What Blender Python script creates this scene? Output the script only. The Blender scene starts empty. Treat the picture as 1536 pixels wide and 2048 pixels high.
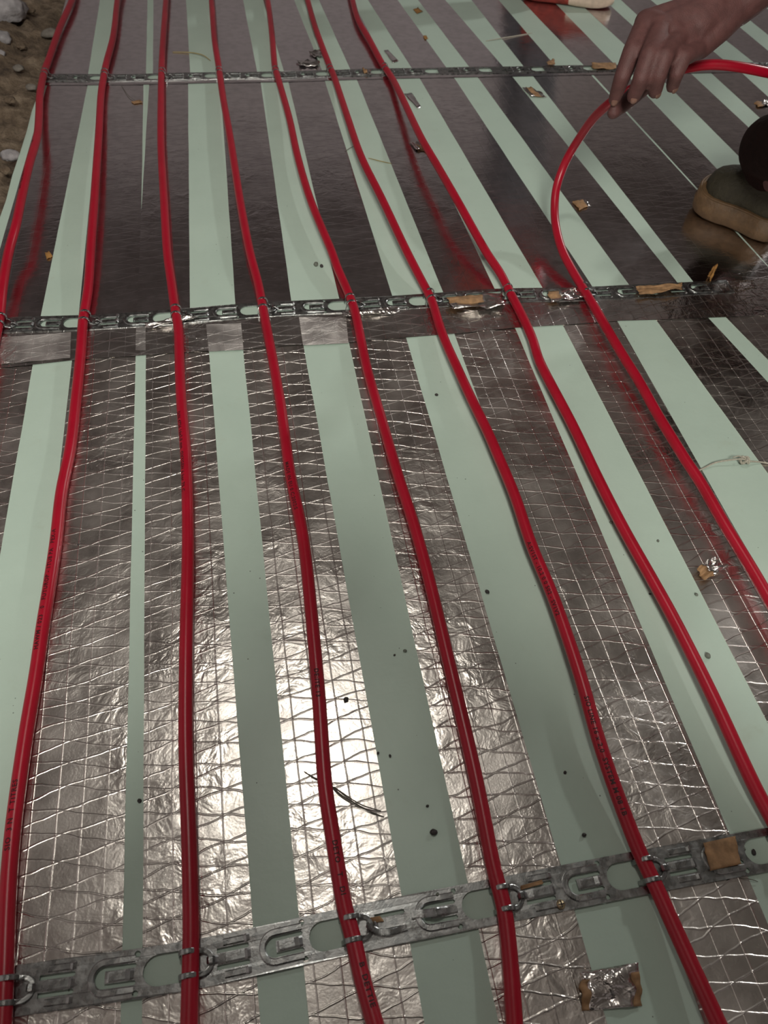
import bpy, bmesh, math, random
from mathutils import Vector, Matrix, noise
from mathutils.geometry import tessellate_polygon

random.seed(7)
S = bpy.context.scene
C = S.collection

# ------------------------------------------------------------------ camera
FPX, PITCH, ROLL, YAW, CAM_H = 1404.37, 0.927253, 0.0794819, 0.2475258, 0.811384
W, H = 1536.0, 2048.0
fwd0 = Vector((math.sin(YAW), math.cos(YAW), 0)); right0 = Vector((math.cos(YAW), -math.sin(YAW), 0))
FW = fwd0 * math.cos(PITCH) + Vector((0, 0, -math.sin(PITCH)))
UP0 = fwd0 * math.sin(PITCH) + Vector((0, 0, math.cos(PITCH)))
RT = right0 * math.cos(ROLL) + UP0 * math.sin(ROLL)
UP = -right0 * math.sin(ROLL) + UP0 * math.cos(ROLL)
CAM = Vector((0, 0, CAM_H))
cd = bpy.data.cameras.new('camera'); cam = bpy.data.objects.new('camera', cd); C.objects.link(cam)
cd.sensor_fit = 'VERTICAL'; cd.sensor_height = 24.0; cd.lens = 24.0 * FPX / H
cd.clip_start = 0.02; cd.clip_end = 60
cam.matrix_world = Matrix(((RT.x, UP.x, -FW.x, CAM.x), (RT.y, UP.y, -FW.y, CAM.y), (RT.z, UP.z, -FW.z, CAM.z), (0, 0, 0, 1)))
cd.dof.use_dof = True; cd.dof.focus_distance = 0.95; cd.dof.aperture_fstop = 6.0
S.camera = cam

# ------------------------------------------------------------------ world, lamps, exposure
wd = bpy.data.worlds.new('world'); S.world = wd; wd.use_nodes = True
bg = wd.node_tree.nodes['Background']; bg.inputs[0].default_value = (0.9, 0.85, 0.8, 1); bg.inputs[1].default_value = 0.02
LAMP_A = Vector((0.04, 1.00, 2.45)); LAMP_A_POWER = 8.0
LAMP_B = Vector((4.7, 3.7, 2.5)); LAMP_B_POWER = 55.0
LAMP_C = Vector((-0.16, -1.45, 2.5)); LAMP_C_POWER = 72.0
def area_lamp(name, loc, target, size, power, color):
    l = bpy.data.lights.new(name, 'AREA'); l.shape = 'DISK'; l.size = size; l.energy = power; l.color = color
    o = bpy.data.objects.new(name, l); C.objects.link(o); o.location = loc
    o.rotation_euler = (Vector(target) - Vector(loc)).to_track_quat('-Z', 'Y').to_euler()
    return o
area_lamp('ceiling_lamp_light', LAMP_A, (LAMP_A.x, 1.0, 0), 0.28, LAMP_A_POWER, (1.0, 0.94, 0.85))
area_lamp('rear_lamp_light', LAMP_C, (0.4, 2.0, 0), 0.75, LAMP_C_POWER, (1.0, 0.95, 0.86))
area_lamp('work_lamp_light', LAMP_B, (0.6, 1.3, 0), 0.22, LAMP_B_POWER, (1.0, 0.98, 0.94))
S.view_settings.view_transform = 'Standard'; S.view_settings.look = 'None'
S.view_settings.gamma = 1.0; S.view_settings.use_curve_mapping = False
S.view_settings.exposure = 0.12

# ------------------------------------------------------------------ helpers
def ray(px, py):
    return FW + RT * ((px - W / 2) / FPX) - UP * ((py - H / 2) / FPX)
def G(px, py, z=0.0):
    d = ray(px, py); t = (z - CAM_H) / d.z
    return CAM + d * t
def D(px, py, depth):
    return CAM + ray(px, py) * depth

def link(name, me, mat=None, parent=None, smooth=False):
    o = bpy.data.objects.new(name, me); C.objects.link(o)
    if mat is not None and not me.materials: me.materials.append(mat)
    if smooth:
        for p in me.polygons: p.use_smooth = True
    if parent is not None: o.parent = parent
    return o
def from_bm(name, bm, mat=None, parent=None, smooth=False):
    me = bpy.data.meshes.new(name); bm.to_mesh(me); bm.free()
    return link(name, me, mat, parent, smooth)
def from_pd(name, v, f, mat=None, parent=None, smooth=False):
    me = bpy.data.meshes.new(name); me.from_pydata([tuple(x) for x in v], [], f); me.update()
    return link(name, me, mat, parent, smooth)
def empty(name, loc=(0, 0, 0)):
    o = bpy.data.objects.new(name, None); C.objects.link(o); o.location = loc; o.empty_display_size = 0.05
    return o
def tag(o, label, cat, group=None):
    o['label'] = label; o['category'] = cat
    if group: o['group'] = group
    return o
def struct(o, label=None):
    o['kind'] = 'structure'
    if label: o['label'] = label
    return o
def child_local(o, parent):
    """parent an object modelled in world space to an empty placed anywhere"""
    o.parent = parent; o.matrix_parent_inverse = Matrix.Translation(-Vector(parent.location))

# ------------------------------------------------------------------ materials
def newmat(name):
    m = bpy.data.materials.new(name); m.use_nodes = True
    nt = m.node_tree; b = nt.nodes['Principled BSDF']
    return m, nt, b
def N(nt, typ, **kw):
    n = nt.nodes.new(typ)
    for k, v in kw.items():
        if k == 'op': n.operation = v
        else: setattr(n, k, v)
    return n
def math_(nt, op, a, b=None, c=None, clamp=False):
    n = nt.nodes.new('ShaderNodeMath'); n.operation = op; n.use_clamp = clamp
    for i, x in enumerate((a, b, c)):
        if x is None: continue
        if isinstance(x, (int, float)): n.inputs[i].default_value = x
        else: nt.links.new(x, n.inputs[i])
    return n.outputs[0]
def noise_(nt, vec, scale, detail=2.0, rough=0.5, dist=0.0):
    n = nt.nodes.new('ShaderNodeTexNoise'); n.inputs['Scale'].default_value = scale
    n.inputs['Detail'].default_value = detail; n.inputs['Roughness'].default_value = rough; n.inputs['Distortion'].default_value = dist
    nt.links.new(vec, n.inputs['Vector'])
    return n.outputs['Fac']
def ramp_(nt, fac, stops):
    n = nt.nodes.new('ShaderNodeValToRGB'); nt.links.new(fac, n.inputs[0])
    e = n.color_ramp.elements
    while len(e) < len(stops): e.new(0.5)
    for el, (p, c) in zip(e, stops): el.position = p; el.color = (*c, 1)
    return n.outputs[0]
def mapr(nt, val, a, b, c, d, smooth=True):
    n = nt.nodes.new('ShaderNodeMapRange'); n.interpolation_type = 'SMOOTHSTEP' if smooth else 'LINEAR'
    nt.links.new(val, n.inputs[0])
    for i, x in zip((1, 2, 3, 4), (a, b, c, d)): n.inputs[i].default_value = x
    return n.outputs[0]
def objcoord(nt, rnd=0.0):
    t = nt.nodes.new('ShaderNodeTexCoord')
    if not rnd: return t.outputs['Object']
    oi = nt.nodes.new('ShaderNodeObjectInfo')
    v = nt.nodes.new('ShaderNodeVectorMath'); v.operation = 'MULTIPLY_ADD'
    cx = nt.nodes.new('ShaderNodeCombineXYZ')
    for i in range(3): nt.links.new(oi.outputs['Random'], cx.inputs[i])
    nt.links.new(cx.outputs[0], v.inputs[0]); v.inputs[1].default_value = (rnd, rnd * 1.7, rnd * 0.6)
    nt.links.new(t.outputs['Object'], v.inputs[2])
    return v.outputs[0]
def bump(nt, b, height, dist=1.0, strength=1.0):
    n = nt.nodes.new('ShaderNodeBump'); n.inputs['Distance'].default_value = dist; n.inputs['Strength'].default_value = strength
    nt.links.new(height, n.inputs['Height']); nt.links.new(n.outputs[0], b.inputs['Normal'])

def simple(name, col, rough=0.6, metal=0.0, var=0.15, scale=60, bmp=0.0, bscale=200):
    m, nt, b = newmat(name); co = objcoord(nt)
    f = noise_(nt, co, scale, 3)
    lo = tuple(max(0, c * (1 - var)) for c in col); hi = tuple(min(1, c * (1 + var)) for c in col)
    nt.links.new(ramp_(nt, f, [(0.3, lo), (0.7, hi)]), b.inputs['Base Color'])
    b.inputs['Roughness'].default_value = rough; b.inputs['Metallic'].default_value = metal
    if bmp: bump(nt, b, noise_(nt, co, bscale, 4), bmp)
    return m

def foil(name, scrim, rough, wrinkle, fine, tint=(0.80, 0.775, 0.75)):
    """reinforced aluminium foil: thread grid under the skin plus wrinkles, heights in metres"""
    m, nt, b = newmat(name)
    co = objcoord(nt, 0.9)
    warp = noise_(nt, co, 9.0, 2); warp2 = noise_(nt, co, 34.0, 2)
    sx = nt.nodes.new('ShaderNodeSeparateXYZ'); nt.links.new(co, sx.inputs[0])
    X, Y = sx.outputs[0], sx.outputs[1]
    Yw = math_(nt, 'ADD', Y, math_(nt, 'ADD', math_(nt, 'MULTIPLY', warp, 0.022), math_(nt, 'MULTIPLY', warp2, 0.006)))
    def lines(val, spacing, w):
        f = math_(nt, 'FRACT', math_(nt, 'DIVIDE', val, spacing))
        d = math_(nt, 'MULTIPLY', math_(nt, 'ABSOLUTE', math_(nt, 'SUBTRACT', f, 0.5)), spacing)
        return mapr(nt, d, 0.0, w, 1.0, 0.0)
    t = math.tan(math.radians(13))
    a = lines(math_(nt, 'ADD', Yw, math_(nt, 'MULTIPLY', X, -t)), 0.025, 0.0014)
    c = lines(math_(nt, 'ADD', Yw, math_(nt, 'MULTIPLY', X, t * 0.96)), 0.0252, 0.0014)
    l = lines(math_(nt, 'ADD', X, math_(nt, 'MULTIPLY', warp, 0.004)), 0.0262, 0.0011)
    thr = math_(nt, 'MULTIPLY', math_(nt, 'ADD', math_(nt, 'MAXIMUM', a, c), math_(nt, 'MULTIPLY', l, 0.7)), 0.00033 * scrim)
    amp = mapr(nt, noise_(nt, co, 6.5, 2), 0.36, 0.68, 0.3, 2.4)
    wr = math_(nt, 'MULTIPLY', math_(nt, 'MULTIPLY', noise_(nt, co, 38.0, 3, 0.55, 0.6), wrinkle), amp)
    fi = math_(nt, 'MULTIPLY', noise_(nt, co, 420.0, 3, 0.6), fine)
    h = math_(nt, 'ADD', math_(nt, 'ADD', thr, wr), fi)
    bump(nt, b, h, 1.0)
    n = noise_(nt, co, 14.0, 4)
    nt.links.new(mapr(nt, n, 0.3, 0.7, rough * 0.8, rough * 1.25), b.inputs['Roughness'])
    dk = tuple(x * 0.86 for x in tint)
    nt.links.new(ramp_(nt, noise_(nt, co, 55.0, 4), [(0.35, dk), (0.6, tint)]), b.inputs['Base Color'])
    b.inputs['Metallic'].default_value = 1.0
    return m

M = {}
M['foil_near'] = foil('reinforced_foil', 1.35, 0.30, 0.0012, 0.00017, (0.80, 0.765, 0.72))
M['foil_mid'] = foil('smooth_foil', 0.16, 0.18, 0.0003, 0.00005, (0.76, 0.725, 0.735))
M['foil_far'] = foil('flat_foil', 0.10, 0.18, 0.00025, 0.00004, (0.76, 0.725, 0.75))
M['foil_rough'] = foil('wrinkled_mid_foil', 0.18, 0.13, 0.0003, 0.00005, (0.74, 0.71, 0.71))
M['tape'] = foil('foil_tape', 0.8, 0.24, 0.0016, 0.0001)
M['patch'] = foil('crinkled_tape', 0.9, 0.50, 0.003, 0.0004)
M['scrap_foil'] = foil('crumpled_foil', 0.4, 0.22, 0.004, 0.0002)

def foam():
    m, nt, b = newmat('mint_foam'); co = objcoord(nt)
    f = noise_(nt, co, 7.0, 5, 0.6)
    base = ramp_(nt, f, [(0.3, (0.435, 0.555, 0.48)), (0.7, (0.475, 0.60, 0.52))])
    # dust specks and scuffs
    v = nt.nodes.new('ShaderNodeTexVoronoi'); v.inputs['Scale'].default_value = 85.0; nt.links.new(co, v.inputs['Vector'])
    hs = nt.nodes.new('ShaderNodeSeparateColor'); nt.links.new(v.outputs['Color'], hs.inputs[0])
    rad = mapr(nt, hs.outputs[0], 0.66, 1.0, 0.0, 0.085, False)
    spk = math_(nt, 'LESS_THAN', v.outputs['Distance'], rad)
    mx = nt.nodes.new('ShaderNodeMix'); mx.data_type = 'RGBA'
    nt.links.new(math_(nt, 'MULTIPLY', spk, 0.75), mx.inputs[0]); nt.links.new(base, mx.inputs[6]); mx.inputs[7].default_value = (0.05, 0.05, 0.045, 1)
    dirt = mapr(nt, noise_(nt, co, 16.0, 6, 0.65), 0.60, 0.78, 0.0, 0.30)
    m2 = nt.nodes.new('ShaderNodeMix'); m2.data_type = 'RGBA'
    nt.links.new(dirt, m2.inputs[0]); nt.links.new(mx.outputs[2], m2.inputs[6]); m2.inputs[7].default_value = (0.36, 0.40, 0.31, 1)
    nt.links.new(m2.outputs[2], b.inputs['Base Color'])
    b.inputs['Roughness'].default_value = 0.42
    sx = nt.nodes.new('ShaderNodeMapping'); sx.inputs['Scale'].default_value = (6, 160, 1); nt.links.new(co, sx.inputs[0])
    h = math_(nt, 'ADD', math_(nt, 'MULTIPLY', noise_(nt, sx.outputs[0], 1.0, 2), 0.00005), math_(nt, 'MULTIPLY', noise_(nt, co, 60, 4), 0.0004))
    bump(nt, b, h, 1.0)
    return m
M['foam'] = foam()

def red_plastic():
    m, nt, b = newmat('red_pipe_plastic'); co = objcoord(nt)
    nt.links.new(ramp_(nt, noise_(nt, co, 30, 4), [(0.3, (0.33, 0.0022, 0.016)), (0.7, (0.38, 0.0035, 0.021))]), b.inputs['Base Color'])
    b.inputs['Roughness'].default_value = 0.33
    bump(nt, b, noise_(nt, co, 300, 2), 0.00006)
    return m
M['red'] = red_plastic()
M['ink'] = simple('black_ink', (0.035, 0.002, 0.004), 0.6)

def zinc():
    m, nt, b = newmat('galvanised_steel'); co = objcoord(nt)
    v = nt.nodes.new('ShaderNodeTexVoronoi'); v.inputs['Scale'].default_value = 190; nt.links.new(co, v.inputs['Vector'])
    sc = nt.nodes.new('ShaderNodeSeparateColor'); nt.links.new(v.outputs['Color'], sc.inputs[0])
    nt.links.new(ramp_(nt, sc.outputs[0], [(0.0, (0.30, 0.315, 0.315)), (1.0, (0.44, 0.45, 0.445))]), b.inputs['Base Color'])
    nt.links.new(mapr(nt, noise_(nt, co, 120, 4), 0.3, 0.7, 0.24, 0.42), b.inputs['Roughness'])
    b.inputs['Metallic'].default_value = 1.0
    bump(nt, b, noise_(nt, co, 500, 3), 0.00012)
    return m
M['zinc'] = zinc()
M['brown_paper'] = simple('brown_backing_paper', (0.30, 0.175, 0.085), 0.75, 0, 0.35, 90, 0.0008, 120)
M['black_chip'] = simple('dark_stone_chip', (0.035, 0.03, 0.03), 0.6, 0, 0.4, 200, 0.001, 300)
M['grey_chip'] = simple('grey_green_chip', (0.15, 0.17, 0.14), 0.7, 0, 0.3, 200, 0.001, 300)
M['straw'] = simple('dry_straw', (0.30, 0.24, 0.10), 0.7)
M['twig'] = simple('dark_fibre', (0.10, 0.095, 0.075), 0.7)
M['string'] = simple('greyish_string', (0.42, 0.40, 0.33), 0.8, 0, 0.2, 400, 0.001, 900)
M['brass'] = simple('dull_brass', (0.62, 0.52, 0.33), 0.38, 1.0, 0.2, 300, 0.0006, 500)
M['leaf'] = simple('dry_brown_leaf', (0.33, 0.17, 0.05), 0.6, 0, 0.3, 120)
M['concrete'] = simple('grey_plaster', (0.62, 0.58, 0.60), 0.85, 0, 0.12, 3, 0.004, 12)
M['ceil'] = simple('dull_ceiling', (0.30, 0.275, 0.275), 0.85, 0, 0.15, 1.6, 0.004, 8)
M['lamp_white'] = simple('lamp_housing', (0.75, 0.75, 0.73), 0.4)
def soilmat():
    m, nt, b = newmat('loose_soil'); co = objcoord(nt)
    nt.links.new(ramp_(nt, noise_(nt, co, 24, 8, 0.7), [(0.32, (0.07, 0.05, 0.036)), (0.5, (0.21, 0.155, 0.105)), (0.68, (0.37, 0.29, 0.21))]), b.inputs['Base Color'])
    b.inputs['Roughness'].default_value = 0.95
    bump(nt, b, noise_(nt, co, 90, 6, 0.7), 0.012)
    return m
M['soil'] = soilmat()
M['stone'] = simple('pale_stone', (0.30, 0.29, 0.30), 0.8, 0, 0.3, 40, 0.004, 70)
M['stone_dark'] = simple('grey_stone', (0.17, 0.155, 0.135), 0.8, 0, 0.3, 40, 0.004, 70)
M['skin'] = simple('hand_skin', (0.105, 0.043, 0.040), 0.62, 0, 0.18, 70, 0.0006, 500)
M['nail'] = simple('finger_nail', (0.19, 0.10, 0.075), 0.35)
M['sleeve'] = simple('grey_brown_sleeve', (0.05, 0.04, 0.033), 0.85, 0, 0.2, 60, 0.004, 60)
M['trouser'] = simple('dark_brown_trousers', (0.014, 0.0055, 0.0045), 0.95, 0, 0.2, 60, 0.004, 50)
M['trouser'].node_tree.nodes['Principled BSDF'].inputs['Specular IOR Level'].default_value = 0.15
M['tan'] = simple('tan_rubber_sole', (0.105, 0.060, 0.026), 0.6, 0, 0.2, 60, 0.001, 150)
M['olive'] = simple('dark_olive_upper', (0.028, 0.024, 0.012), 0.7, 0, 0.2, 60, 0.002, 150)
M['shoe_red'] = simple('red_shoe_fabric', (0.24, 0.03, 0.02), 0.7, 0, 0.3, 60, 0.001, 300)
M['cream'] = simple('cream_rubber_sole', (0.58, 0.47, 0.37), 0.6, 0, 0.15, 60, 0.001, 120)
M['hair'] = simple('dark_hair', (0.02, 0.015, 0.012), 0.6)
M['jeans'] = simple('grey_trousers', (0.08, 0.08, 0.09), 0.85, 0, 0.2, 60, 0.003, 60)

# ------------------------------------------------------------------ geometry helpers
def add_box(bm, x0, x1, y0, y1, z0, z1):
    vs = [bm.verts.new(p) for p in ((x0, y0, z0), (x1, y0, z0), (x1, y1, z0), (x0, y1, z0), (x0, y0, z1), (x1, y0, z1), (x1, y1, z1), (x0, y1, z1))]
    for f in ((0, 3, 2, 1), (4, 5, 6, 7), (0, 1, 5, 4), (1, 2, 6, 5), (2, 3, 7, 6), (3, 0, 4, 7)): bm.faces.new([vs[i] for i in f])
def catmull(pts, n=10):
    P = [pts[0] * 2 - pts[1]] + list(pts) + [pts[-1] * 2 - pts[-2]]
    out = []
    for i in range(1, len(P) - 2):
        a, b, c, d = P[i - 1], P[i], P[i + 1], P[i + 2]
        for k in range(n):
            t = k / n
            out.append(0.5 * ((2 * b) + (c - a) * t + (2 * a - 5 * b + 4 * c - d) * t * t + (3 * b - a - 3 * c + d) * t ** 3))
    out.append(P[-2].copy()); return out
def resample(pts, step):
    L = [0.0]
    for i in range(1, len(pts)): L.append(L[-1] + (pts[i] - pts[i - 1]).length)
    n = max(2, int(L[-1] / step)); out = []; j = 0
    for k in range(n + 1):
        s = L[-1] * k / n
        while j < len(L) - 2 and L[j + 1] < s: j += 1
        t = (s - L[j]) / max(1e-9, L[j + 1] - L[j]); out.append(pts[j].lerp(pts[j + 1], t))
    return out
def smooth_path(pts, it):
    pts = [p.copy() for p in pts]
    for _ in range(it):
        q = [pts[0]] + [pts[i] * 0.5 + (pts[i - 1] + pts[i + 1]) * 0.25 for i in range(1, len(pts) - 1)] + [pts[-1]]
        pts = q
    return pts
def tube_mesh(path, rad, sides=20, bm=None, caps=True):
    """rad: number or list; returns bmesh"""
    own = bm is None
    if own: bm = bmesh.new()
    n = len(path); rings = []; u = None
    for i, p in enumerate(path):
        t = (path[min(i + 1, n - 1)] - path[max(i - 1, 0)]).normalized()
        if u is None: u = Vector((0, 0, 1)) if abs(t.z) < 0.95 else Vector((1, 0, 0))
        s = t.cross(u).normalized(); u = s.cross(t)
        R = rad if isinstance(rad, (int, float)) else rad[i]
        rings.append([bm.verts.new(p + s * (R * math.cos(a)) + u * (R * math.sin(a))) for a in (2 * math.pi * k / sides for k in range(sides))])
    for a, b in zip(rings, rings[1:]):
        for k in range(sides):
            bm.faces.new((a[k], a[(k + 1) % sides], b[(k + 1) % sides], b[k]))
    if caps: bm.faces.new(rings[0][::-1]); bm.faces.new(rings[-1])
    return bm
def sweep_rect(bm, path, normals, w, t):
    n = len(path); rings = []
    for i, p in enumerate(path):
        tg = (path[min(i + 1, n - 1)] - path[max(i - 1, 0)]).normalized()
        nn = normals[i]; nn = (nn - tg * nn.dot(tg)).normalized(); s = tg.cross(nn)
        rings.append([bm.verts.new(p + s * a + nn * b) for a, b in ((-w / 2, -t / 2), (w / 2, -t / 2), (w / 2, t / 4), (w / 3, t / 2), (-w / 3, t / 2), (-w / 2, t / 4))])
    k = 6
    for a, b in zip(rings, rings[1:]):
        for j in range(k): bm.faces.new((a[j], b[j], b[(j + 1) % k], a[(j + 1) % k]))
    bm.faces.new(rings[0]); bm.faces.new(rings[-1][::-1])
def plate(bm, loops, z0, z1, skip_side=None):
    """flat plate with holes: loops[0] outer ccw, others holes; 2D points"""
    polys = [[Vector((x, y, 0)) for x, y in lp] for lp in loops]
    tris = tessellate_polygon(polys); flat = [p for lp in polys for p in lp]
    top = [bm.verts.new((p.x, p.y, z1)) for p in flat]; bot = [bm.verts.new((p.x, p.y, z0)) for p in flat]
    for t in tris:
        a, b, c = (flat[i] for i in t)
        if (b - a).cross(c - a).z < 0: t = t[::-1]
        try:
            bm.faces.new([top[i] for i in t]); bm.faces.new([bot[i] for i in t[::-1]])
        except ValueError: pass
    o = 0
    for li, lp in enumerate(polys):
        n = len(lp)
        for i in range(n):
            j = (i + 1) % n
            if skip_side and li == 0 and skip_side(lp[i], lp[j]): continue
            bm.faces.new((top[o + i], bot[o + i], bot[o + j], top[o + j]))
        o += n
def arc2(cx, cy, r, a0, a1, n):
    return [(cx + r * math.cos(math.radians(a0 + (a1 - a0) * i / n)), cy + r * math.sin(math.radians(a0 + (a1 - a0) * i / n))) for i in range(n + 1)]

# ------------------------------------------------------------------ room shell (outside the frame, seen by the foil)
RX0, RX1, RY0, RY1, RZ0, RZ1 = -2.3, 5.2, -2.6, 6.6, -0.16, 2.75
def wallbox(name, x0, x1, y0, y1, z0, z1, mat):
    bm = bmesh.new(); add_box(bm, x0, x1, y0, y1, z0, z1); return struct(from_bm(name, bm, mat))
wallbox('floor', RX0, RX1, RY0, RY1, RZ0 - 0.1, RZ0, M['soil'])
wallbox('ceiling', RX0, RX1, RY0, RY1, RZ1, RZ1 + 0.1, M['ceil'])
wallbox('wall_left', RX0 - 0.1, RX0, RY0, RY1, RZ0 - 0.1, RZ1 + 0.1, M['concrete'])
wallbox('wall_right', RX1, RX1 + 0.1, RY0, RY1, RZ0 - 0.1, RZ1 + 0.1, M['concrete'])
wallbox('wall_back', RX0 - 0.1, RX1 + 0.1, RY1, RY1 + 0.1, RZ0 - 0.1, RZ1 + 0.1, M['concrete'])
wallbox('wall_front', RX0 - 0.1, RX1 + 0.1, RY0 - 0.1, RY0, RZ0 - 0.1, RZ1 + 0.1, M['concrete'])
# lamp housings
def lathe(profile, n=32):
    bm = bmesh.new(); rings = []
    for r, z in profile: rings.append([bm.verts.new((r * math.cos(2 * math.pi * k / n), r * math.sin(2 * math.pi * k / n), z)) for k in range(n)])
    for a, b in zip(rings, rings[1:]):
        for k in range(n): bm.faces.new((a[k], a[(k + 1) % n], b[(k + 1) % n], b[k]))
    return bm
def lamp_body(loc, target, label, sc=1.0):
    e = empty('hanging_lamp', loc); tag(e, label, 'lamp')
    q = (Vector(target) - Vector(loc)).to_track_quat('-Z', 'Y')
    o = from_bm('lamp_shade', lathe([(0.02, 0.10), (0.06, 0.095), (0.15, 0.03), (0.155, -0.005), (0.148, -0.005), (0.14, 0.02), (0.03, 0.03)]), M['lamp_white'], e, True); o.rotation_mode = 'QUATERNION'; o.rotation_quaternion = q; o.scale = (sc, sc, 1)
    bm = tube_mesh([Vector((0, 0, 0.09)), Vector((0, 0, RZ1 - loc[2]))], 0.006, 8); from_bm('lamp_cord', bm, M['lamp_white'], e)
lamp_body(LAMP_A, (LAMP_A.x, LAMP_A.y, 0), 'white shaded lamp hanging straight above the pipes')
lamp_body(LAMP_C, (0.4, 2.0, 0), 'wide white shaded lamp hanging behind the viewer', 2.7)
lamp_body(LAMP_B, (0.6, 1.3, 0), 'white shaded lamp hanging beyond the worker')

# ------------------------------------------------------------------ insulation boards with foil strips
PER = 0.152
RAIL1 = [(8, 1980), (381, 1932), (702, 1856), (1007, 1797), (1296, 1739), (1572, 1690)]
RAIL2 = [(3, 641), (166, 637), (353, 625), (524, 609), (704, 603), (860, 592), (1018, 581), (1170, 580)]
RAIL3 = [(90, 147), (209, 148), (324, 146), (438, 143), (552, 143), (660, 139), (770, 136)]
def rail_pos(pix):
    P = [G(px, py, 0.012) for px, py in pix]
    for p in P: p.z = 0
    mean_dir = (P[-1] - P[0]).normalized()
    def pos(k):
        if k <= 0: return P[0] + mean_dir * (PER * k)
        if k >= len(P) - 1: return P[-1] + mean_dir * (PER * (k - len(P) + 1))
        i = int(k); return P[i].lerp(P[i + 1], k - i)
    return lambda k: (pos(k - 0.5) + pos(k - 0.25) * 2 + pos(k) * 2 + pos(k + 0.25) * 2 + pos(k + 0.5)) / 8
def rail_y(pix):
    sp = rail_pos(pix); tab = [sp(k * 0.25) for k in range(-16, 90)]
    def f(x):
        for a, b in zip(tab, tab[1:]):
            if x <= b.x: return a.y + (b.y - a.y) * (x - a.x) / (b.x - a.x)
        return tab[-1].y
    return f
R1Y, R2Y, R3Y = rail_y(RAIL1), rail_y(RAIL2), rail_y(RAIL3)
LEFT_E = [(-0.545, -0.7), (-0.50, 1.045), (-0.48, 1.43), (-0.463, 1.99), (-0.452, 2.07), (-0.445, 2.615), (-0.43, 3.55)]
def left_x(y):
    for (a, ya), (b, yb) in zip(LEFT_E, LEFT_E[1:]):
        if y <= yb: return a + (b - a) * (y - ya) / (yb - ya)
    return LEFT_E[-1][0]
XR = 2.75
def board(label, y0f, y1f):
    """foam slab; y0f / y1f give near and far edge as functions of x"""
    e = empty('insulation_board', (1.1, (y0f(1.1) + y1f(1.1)) / 2, -0.05)); tag(e, label, 'board', 'mint insulation boards')
    bm = bmesh.new(); n = 10
    ys0, ys1 = y0f(left_x(y0f(-0.5))), y1f(left_x(y1f(-0.5)))
    lp = [(XR, y0f(XR)), (XR, y1f(XR))]
    for k in range(n + 1):
        y = ys1 + (ys0 - ys1) * k / n
        lp.append((left_x(y) + 0.0015 * math.sin(k * 2.3), y))
    plate(bm, [lp], -0.05, 0.0)
    o = from_bm('foam_slab', bm, M['foam']); child_local(o, e)
    return e
g = 0.0008
bd1 = board('nearest mint green foam board with coarse net-reinforced foil strips', lambda x: -0.7, lambda x: R2Y(x) + 0.0172 - g)
bd2 = board('middle mint green foam board between the two farther clamp rails', lambda x: R2Y(x) + 0.0172 + g, lambda x: R3Y(x) + 0.0172 - g)
bd3 = board('farthest mint green foam board under the red shoe', lambda x: R3Y(x) + 0.0172 + g, lambda x: 3.5)

def foil_strip(parent, mat, la, lb, ra, rb, y0f, y1f, seed, amp=0.0006, label=None):
    """la/lb two points (x,y) of the left edge, ra/rb of the right edge"""
    def ex(a, b, y): return a[0] + (b[0] - a[0]) * (y - a[1]) / (b[1] - a[1])
    xm = (la[0] + ra[0]) / 2; y0, y1 = y0f(xm), y1f(xm)
    ny = max(8, int((y1 - y0) / 0.02)); nx = 6; v = []; f = []
    for j in range(ny + 1):
        for i in range(nx + 1):
            xm_ = 0
            yy = y0 + (y1 - y0) * j / ny
            xl, xr = ex(la, lb, yy), ex(ra, rb, yy)
            wob = 0.0006 * noise.noise(Vector((seed * 3.1, yy * 9, 0)))
            x = xl + (xr - xl) * i / nx + wob
            if j in (0, ny): yy = (y0f if j == 0 else y1f)(x)
            e = min(i, nx - i)
            z = 0.0004 + (amp * (0.5 + 0.5 * noise.noise(Vector((x * 22, yy * 30, seed * 5.7)))) if e > 0 else 0.0)
            v.append((x, yy, z))
    for j in range(ny):
        for i in range(nx):
            a = j * (nx + 1) + i; f.append((a, a + 1, a + nx + 2, a + nx + 1))
    # hem down to the foam
    b0 = len(v); ring = [i for i in range(nx + 1)] + [j * (nx + 1) + nx for j in range(1, ny + 1)] + [ny * (nx + 1) + i for i in range(nx - 1, -1, -1)] + [j * (nx + 1) for j in range(ny - 1, 0, -1)]
    n = len(ring)
    for r in ring: v.append(v[r])
    for r in ring: v.append((v[r][0], v[r][1], 0.00002))
    for k in range(n): f.append((b0 + (k + 1) % n, b0 + k, b0 + n + k, b0 + n + (k + 1) % n))
    o = from_pd('foil_strip', v, f, mat, None, True); child_local(o, parent)
    if label: o['label'] = label
    return o
def P2(p): q = G(*p); return (q.x, q.y)
def strips(parent, mat, edges, y0f, y1f, seed):
    """edges: list of ((px,py),(px,py)) alternating: right edge of a gap = left edge of foil, left edge of next gap = right edge of foil"""
    for k in range(0, len(edges) - 1, 2):
        (la, lb), (ra, rb) = edges[k], edges[k + 1]
        conv = lambda p: P2(p) if not isinstance(p, Vector) else (p.x, p.y)
        foil_strip(parent, mat if not isinstance(mat, list) else mat[min(k // 2, len(mat) - 1)], conv(la), conv(lb), conv(ra), conv(rb), y0f, y1f, seed + k)
V2 = lambda x, y: Vector((x, y, 0))
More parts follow.
